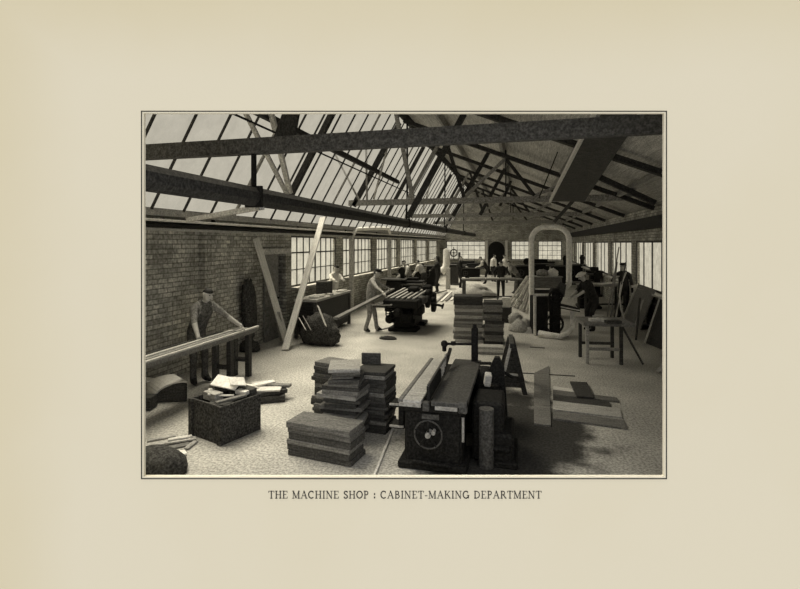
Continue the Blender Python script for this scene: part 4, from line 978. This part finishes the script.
# pale items on the bench along the right wall
b = table('bench along the right wall with pale boards on it', 601, 311, 1.5, .8, .95, YAW, 'wood_mid', 'wood_dark')
plank('white board slanting on the right wall bench', b + V((.2, -.1, .99)), (.7, .22, .03), .5, 'white', 'board', 'boards on the right wall bench', 'board', ry=-.06)
plank('pale board flat on the right wall bench', b + V((-.35, -.1, .97)), (.6, .25, .03), .2, 'wood_light', 'board', 'boards on the right wall bench', 'board')

# leaning things at the right
def lean(label, pts, th, m_, name='board', group=None):
    P_ = [fl(*a[:2], a[3]) if a[2] == 'f' else on(a[0], a[1], 0, a[3]) if a[2] == 'x' else atZ(a[0], a[1], a[3]) for a in pts]
    o0 = P_[0]; nn = (P_[1] - P_[0]).cross(P_[-1] - P_[0]).normalized(); 
    if nn.dot(FWD) < 0: nn = -nn
    mb = MB(); mb.prism([p - o0 for p in P_], nn * th); return tag(mb.build(name, M[m_], loc=o0), label, 'board', group)
lean('wide grey board leaning on the right wall under the nearest windows', [(623, 322, 'f', .0), (641, 330, 'f', .0), (656, 290, 'x', 3.45), (638, 285, 'x', 3.45)], .03, 'wood_grey')
plank2('pale edge batten leaning along the left of the wide grey board', fl(622, 322, .02), atZ(637.5, 284, 13.3), .05, .03, 'wood_light', 'batten', up=-FWD)
lean('dark broad board leaning at the right edge of the view', [(645, 343, 'f', 0), (668, 352, 'f', 0), (684, 300, 'x', 3.5), (661, 297, 'x', 3.5)], .04, 'wood_dark')
plank2('pale batten along the edge of the dark board at the right', fl(644.5, 344, .02), on(660, 297, 0, 3.42), .07, .03, 'wood_light', 'batten', up=-FWD)
plank2('pale board foot at the extreme right edge on the floor', fl(658, 372, .03), fl(676, 352, .4), .12, .03, 'wood_mid', 'board')
for i, (a, b_, c, d_, w, m_) in enumerate(((606, 313, 619, 247, .05, 'wood_mid'), (610, 314, 617, 262, .05, 'wood_grey'), (614, 316, 622, 283, .06, 'wood_light'), (632, 326, 643, 300, .07, 'wood_mid'), (636, 330, 640, 298, .05, 'wood_dark'), (612, 318, 626, 262, .04, 'wood_dark'))):
    A_ = fl(a, b_ + 10, .02)
    plank2('thin upright lath leaning by the right wall, %s from the left' % ordn[i], A_, atZ(c, d_, (A_ - CAM).dot(FWD) + .5), w, .03, m_, 'lath', 'laths leaning by the right wall', up=-FWD)
q = [atZ(626, 272, 13.6), atZ(621, 284, 13.5), atZ(619.5, 296, 13.3), atZ(621, 309, 13.1), atZ(624.5, 319, 13)]
mb = MB(); mb.tube(q, .025, 8); tag(mb.build('curved_strip', M['wood_light'], origin=q[-1]), 'pale bent strip of wood standing by the right wall', 'strip')
p = fl(649, 325); lump('sack', 'dark sack against the right wall between the two leaning boards', 'sack', (p.x - .28, p.y, .33), .26, (.7, .8, 1.3), 'sack', .1, (), 20)

# ------------------------------------------------------------------ people
def skin_mesh(verts, edges, rad, sub=2, roots=(0,)):
    me = bpy.data.meshes.new('tmp'); me.from_pydata([tuple(v) for v in verts], edges, [])
    ob = bpy.data.objects.new('tmp', me); COL.objects.link(ob)
    ob.modifiers.new('s', 'SKIN'); sm = ob.modifiers.new('u', 'SUBSURF'); sm.levels = sub; sm.render_levels = sub
    for i, r in enumerate(rad):
        sv = me.skin_vertices[0].data[i]; sv.radius = (r, r) if not isinstance(r, tuple) else r; sv.use_root = i in roots
    bpy.context.view_layer.update()
    dg = bpy.context.evaluated_depsgraph_get(); ev = ob.evaluated_get(dg); m2 = ev.to_mesh()
    vs = [v.co.copy() for v in m2.vertices]; fs = [list(p.vertices) for p in m2.polygons]
    ev.to_mesh_clear(); bpy.data.objects.remove(ob); bpy.data.meshes.remove(me)
    return vs, fs
def ik(a, b, l1, l2, pole):
    d = b - a; L = d.length; mx = (l1 + l2) * .995
    if L > mx: b = a + d / L * mx; L = mx; d = b - a
    k = (l1 * l1 - l2 * l2 + L * L) / (2 * L); h = math.sqrt(max(l1 * l1 - k * k, 0)); u = d / L
    p = V(pole); p = (p - u * p.dot(u)).normalized()
    return a + u * k + p * h, b
def person(label, loc, rz, lh=None, rh=None, lean=0.0, side=0.0, pelvis=.0, head=(0, -.1), torso='cloth_dark', sleeve=None, forearm=None, legs='cloth_dark', hat=None, feet=None, scale=1.0, twist=0):
    """loc: ground point; rz: facing (local +Y forward)"""
    sleeve = sleeve or torso; forearm = forearm or sleeve
    Mx = Matrix.Translation(V((loc[0], loc[1], 0))) @ Matrix.Rotation(rz, 4, 'Z') @ Matrix.Scale(scale, 4); Mi = Mx.inverted()
    hipz = .90 + pelvis
    P = V((side * .0, -math.sin(lean) * .12, hipz))
    up = V((math.sin(side), math.sin(lean) * math.cos(side), math.cos(lean) * math.cos(side))).normalized()
    fw = V((0, 1, 0)); fw = (fw - up * fw.dot(up)).normalized(); rt = fw.cross(up).normalized()
    if twist:
        Rw = Matrix.Rotation(twist, 3, up); fw2 = Rw @ fw; rt2 = Rw @ rt
    else: fw2, rt2 = fw, rt
    W = P + up * .2; Cc = P + up * .38; NB = P + up * .52; NK = NB + up * .07 + fw2 * .01
    hu = (V((0, 0, 1)) * .7 + up * .3).normalized(); hp = head[1]
    hu = (Matrix.Rotation(hp, 3, rt2) @ hu).normalized()
    hf = (fw2 - hu * fw2.dot(hu)).normalized(); hf = Matrix.Rotation(head[0], 3, hu) @ hf; hr = hf.cross(hu)
    H1 = NK + hu * .06 + hf * .02; H2 = H1 + hu * .07 - hf * .005; H3 = H2 + hu * .065 - hf * .01
    SL, SR = NB - rt2 * .175 - up * .045, NB + rt2 * .175 - up * .045
    HL, HR = P - V((1, 0, 0)) * .09 - up * .04, P + V((1, 0, 0)) * .09 - up * .04
    lt = Mi @ V(lh) if lh is not None else P + V((-.27, .06, -.08))
    rt_ = Mi @ V(rh) if rh is not None else P + V((.27, .06, -.08))
    EL, WL = ik(SL, lt, .29, .26, (-.6, -.5, -.5)); ER, WR = ik(SR, rt_, .29, .26, (.6, -.5, -.5))
    feet = feet or ((-.11, .02), (.11, .02))
    AL, AR = V((feet[0][0], feet[0][1], .08)), V((feet[1][0], feet[1][1], .08))
    KL, AL = ik(HL, AL, .40, .40, (-.1, 1, 0)); KR, AR = ik(HR, AR, .40, .40, (.1, 1, 0))
    TL, TR_ = V((AL.x - .03, AL.y + .15, .04)), V((AR.x + .03, AR.y + .15, .04))
    BL, BR = V((AL.x, AL.y - .03, .045)), V((AR.x, AR.y - .03, .045))
    dl = (WL - EL).normalized(); dr = (WR - ER).normalized()
    PL, PR = WL + dl * .075, WR + dr * .075
    vs = [P, W, Cc, NB, NK, H1, H2, H3, SL, EL, WL, PL, SR, ER, WR, PR, HL, KL, AL, TL, HR, KR, AR, TR_, BL, BR]
    rd = [.15, .148, .172, .095, .052, .070, .102, .09, .072, .05, .034, .036, .072, .05, .034, .036, .095, .068, .05, .035, .095, .068, .05, .035, .04, .04]
    ed = [(0, 1), (1, 2), (2, 3), (3, 4), (4, 5), (5, 6), (6, 7), (3, 8), (8, 9), (9, 10), (10, 11), (3, 12), (12, 13), (13, 14), (14, 15), (0, 16), (16, 17), (17, 18), (18, 19), (0, 20), (20, 21), (21, 22), (22, 23), (18, 24), (22, 25)]
    allv, allf = skin_mesh(vs, ed, rd)
    segs = [(0, 1, 1), (1, 2, 1), (2, 3, 1), (3, 4, 0), (4, 5, 0), (5, 6, 0), (6, 7, 0), (3, 8, 2), (8, 9, 2), (9, 10, 3), (10, 11, 0), (3, 12, 2), (12, 13, 2), (13, 14, 3), (14, 15, 0), (0, 16, 4), (16, 17, 4), (17, 18, 4), (18, 19, 5), (0, 20, 4), (20, 21, 4), (21, 22, 4), (22, 23, 5), (18, 24, 5), (22, 25, 5)]
    def near(p):
        best, bm_ = 9, 0
        for a, b, m in segs:
            A_, B_ = vs[a], vs[b]; d = B_ - A_; k = max(0, min(1, (p - A_).dot(d) / d.length_squared)); q_ = (p - (A_ + d * k)).length - rd[a] * .5
            if q_ < best: best, bm_ = q_, m
        if bm_ in (1, 2) and (p - P).dot(up) < .06: bm_ = 4
        return bm_
    mi = []
    for f in allf:
        c = sum((allv[i] for i in f), V()) / len(f); mi.append(near(c))
    # fingers and thumbs
    fv, fe, fr, ro = [], [], [], []
    for Wr, Pm, dd, sgn in ((WL, PL, dl, -1), (WR, PR, dr, 1)):
        sdv = dd.cross(V((0, 0, 1))); sdv = sdv.normalized() if sdv.length > .1 else V((1, 0, 0)); dn = sdv.cross(dd).normalized()
        if dn.z > 0: dn = -dn
        for k in range(4):
            off = sdv * (-.030 + .02 * k); L = (.066, .076, .070, .055)[k]
            a = Pm + off * .8 + dd * .0; b = Pm + off + dd * (.02 + L * .45) + dn * .012; c = b + dd * L * .45 + dn * .03
            i0 = len(fv); fv += [a, b, c]; fe += [(i0, i0 + 1), (i0 + 1, i0 + 2)]; fr += [.0095, .009, .0075]; ro.append(i0)
        a = Wr + dd * .035; b = a + dd * .03 - sdv * sgn * .045 + dn * .01; c = b + dd * .035 - sdv * sgn * .01 + dn * .015
        i0 = len(fv); fv += [a, b, c]; fe += [(i0, i0 + 1), (i0 + 1, i0 + 2)]; fr += [.012, .011, .009]; ro.append(i0)
    v2, f2 = skin_mesh(fv, fe, fr, 1, ro)
    mb = MB(); mb.v = allv[:]; mb.f = allf[:]; mb.sm = [True] * len(allf); mb.mi = mi[:]
    mb.cur = 0; mb._add(v2, f2, True)
    # nose, ears, eyes, mouth
    mb.tube([H2 + hf * .08 + hu * .015, H2 + hf * .112 - hu * .018, H2 + hf * .085 - hu * .028], [.009, .014, .01], 8)
    for s in (-1, 1): mb.ball(H2 + hr * s * .088 - hu * .005, .026, 8, 6, (.45, .8, 1))
    mb.cur = 6
    for s in (-1, 1): mb.ball(H2 + hf * .082 + hr * s * .032 + hu * .018, .011, 8, 6)
    mb.ball(H1 + hf * .078 + hu * .012, .016, 8, 5, (1.3, .4, .3))
    root = thing('person', label, 'person', (loc[0], loc[1], 0), rz); root.scale = (scale,) * 3
    mb.build('body', [M['skin'], M[torso], M[sleeve], M[forearm], M[legs], M['shoe'], M['eye']], root)
    # hair or cap
    mb = MB(); Rm = Matrix((hr, hf, hu)).transposed(); n, m = 16, 8; vv = []
    for j in range(m + 1):
        ph = -.45 + (PI / 2 + .45) * j / m
        for i in range(n):
            a = 2 * PI * i / n; d_ = V((math.cos(ph) * math.cos(a), math.cos(ph) * math.sin(a), math.sin(ph)))
            lo = max(0, d_.y) * .55 * (1 - j / m)
            vv.append(H2 + Rm @ V((d_.x * .083, d_.y * .09 - .012, d_.z * .095 + .004 + lo * .11)))
    mb._add(vv, [(j * n + i, j * n + (i + 1) % n, (j + 1) * n + (i + 1) % n, (j + 1) * n + i) for j in range(m) for i in range(n)], True)
    if hat:
        mb.build('hair', M['hair'], root)
        mb = MB(); c = H2 + hu * .07
        mb.lathe(c, [(.088, -.02), (.096, .005), (.1, .022), (.08, .042), (.02, .05)], 18, ax=hu)
        if hat[1] == 'brim':
            mb.lathe(c, [(.085, -.02), (.15, -.02), (.15, -.006), (.085, .0)], 20, ax=hu)
        else: mb.prism([c + Rm @ V((math.cos(a) * .085, .05 + math.sin(a) * .1, -.01)) for a in [PI * i / 8 for i in range(9)]], hu * .014)
        mb.build('cap', M[hat[0]], root)
    else: mb.build('hair', M['hair'], root)
    return root, (NB, up, fw2, rt2, P)
def apron(root, g, m_):
    NB, up, fw, rt, P = g
    return

person('man in dark waistcoat with rolled sleeves leaning over the bench by the brick wall', (-5.36, 6.98), -PI / 2 - .35, lh=V((-4.74, 7.3, .95)), rh=V((-5.0, 6.5, .93)), lean=.46, torso='cloth_mid', sleeve='cloth_grey', forearm='skin', legs='cloth_mid', head=(0.1, -.25))
p = fl(371, 332)
person('man in a pale grey shirt feeding a long board into the moulding machine', p, -PI / 2 + .15, lh=fl(389, 289, 1.1), rh=fl(384, 294, 1.1), lean=.22, torso='cloth_grey', legs='cloth_grey', hat=('cloth_dark', 'peak'), head=(0, -.3), scale=1.0, feet=((-.1, .14), (.1, -.14)))
person('white-sleeved man working behind the window bench', (-5.72, 13.9), -PI / 2 - .5, lh=V((-5.1, 13.3, 1.25)), rh=V((-5.2, 13.0, 1.2)), lean=.15, torso='cloth_white', legs='cloth_dark', head=(.2, -.3))
p = fl(409, 299); person('bare-armed man bending over a machine by the third window', (p.x, p.y), PI / 2 + .6, lh=p + V((-.3, -.35, 1.0)), rh=p + V((-.45, 0, 1.0)), lean=.35, torso='cloth_grey', sleeve='cloth_white', forearm='skin', head=(0, -.3))
p = fl(438, 293); person('man in dark clothes standing left of the far bent duct', (p.x, p.y), PI / 2, lean=.1, lh=p + V((-.4, .2, 1.1)), head=(0, -.2))
p = fl(423, 294); person('bending man in pale overall beside the far left machine', (p.x, p.y), PI / 2 - .5, lean=.6, lh=p + V((-.5, .2, .9)), rh=p + V((-.5, -.2, .9)), torso='cloth_grey', sleeve='cloth_white')
p = fl(459.5, 289); person('man in a dark suit standing in profile right of the far bent duct', (p.x, p.y), -PI / 2, lean=.03, rh=p + V((.3, -.1, 1.15)), lh=p + V((.3, .15, 1.15)), head=(0, -.1))
p = fl(500, 302); person('man in a dark waistcoat bending over the long back table, facing us', (p.x, p.y + .75), PI + .1, lean=.35, lh=p + V((.35, .3, 1.05)), rh=p + V((-.3, .25, 1.05)), torso='cloth_dark', sleeve='cloth_dark', head=(0, -.35))
for i, (px, py, lab, an) in enumerate(((493, 282, 'white-shirted man in front of the arched door, left one', -.8), (506, 283, 'white-shirted man in front of the arched door, right one', 2.4))):
    p = fl(px, py); person(lab, (p.x, p.y), an, lean=.15, torso='cloth_white', legs='cloth_dark')
p = fl(486, 284); person('dark-clothed man stooping at a machine left of the arched door', (p.x, p.y), PI / 2, lean=.6, lh=p + V((-.5, .1, 1.0)), rh=p + V((-.5, -.1, 1.0)), sleeve='cloth_white')
p = fl(516, 294); person('man in a grey overall bending beside the leaning planks', (p.x, p.y), PI / 2 + .3, lean=.7, lh=p + V((-.45, -.1, .85)), rh=p + V((-.4, -.3, .85)), torso='cloth_grey', legs='cloth_mid')
p = fl(592, 331); person('man in black with a white cap bending over the machine by the tall duct', (p.x, p.y), PI / 2 + YAW + .2, lean=.5, pelvis=-.03, lh=atZ(563, 309, 12.1), rh=atZ(566, 302, 12.6), torso='cloth_dark', sleeve='cloth_dark', forearm='skin', hat=('white', 'brim'), head=(0, -.35))
p = fl(625, 319); person('man in black standing before the windows at the right wall', (p.x, p.y + .2), PI * .85, lean=.05, rh=p + V((-.25, .1, 1.3)), head=(0, -.1), hat=('cloth_dark', 'peak'), scale=1.02)

# ------------------------------------------------------------------ light and camera
w = bpy.data.worlds.new('sky'); bpy.context.scene.world = w; w.use_nodes = True
nt = w.node_tree; bg = nt.nodes['Background']; bg.inputs[0].default_value = (1.0, .985, .96, 1); bg.inputs[1].default_value = 1.0
s = bpy.data.lights.new('sun', 'SUN'); s.energy = SUN_E; s.angle = math.radians(50); s.color = (1, .97, .92)
so = bpy.data.objects.new('sun', s); COL.objects.link(so)
so.rotation_euler = V((.4, -.24, -1.0)).to_track_quat('-Z', 'Y').to_euler(); so.location = (-8, 10, 12)
cam = bpy.data.cameras.new('camera'); co = bpy.data.objects.new('camera', cam); COL.objects.link(co)
co.location = CAM; co.rotation_euler = (PI / 2, 0, YAW)
cam.sensor_width = 36; cam.lens = F_PX / 800 * 36; cam.shift_x = (400 - CX) / 800; cam.shift_y = -(294.5 - CY) / 800
cam.clip_end = 200
sc = bpy.context.scene; sc.camera = co
sc.view_settings.view_transform = 'Standard'; sc.view_settings.look = 'None'; sc.view_settings.gamma = 1; sc.view_settings.exposure = 0
sc.view_settings.use_curve_mapping = False
sc.cycles.max_bounces = 8; sc.cycles.diffuse_bounces = 5; sc.cycles.transparent_max_bounces = 12
sc.cycles.use_denoising = True
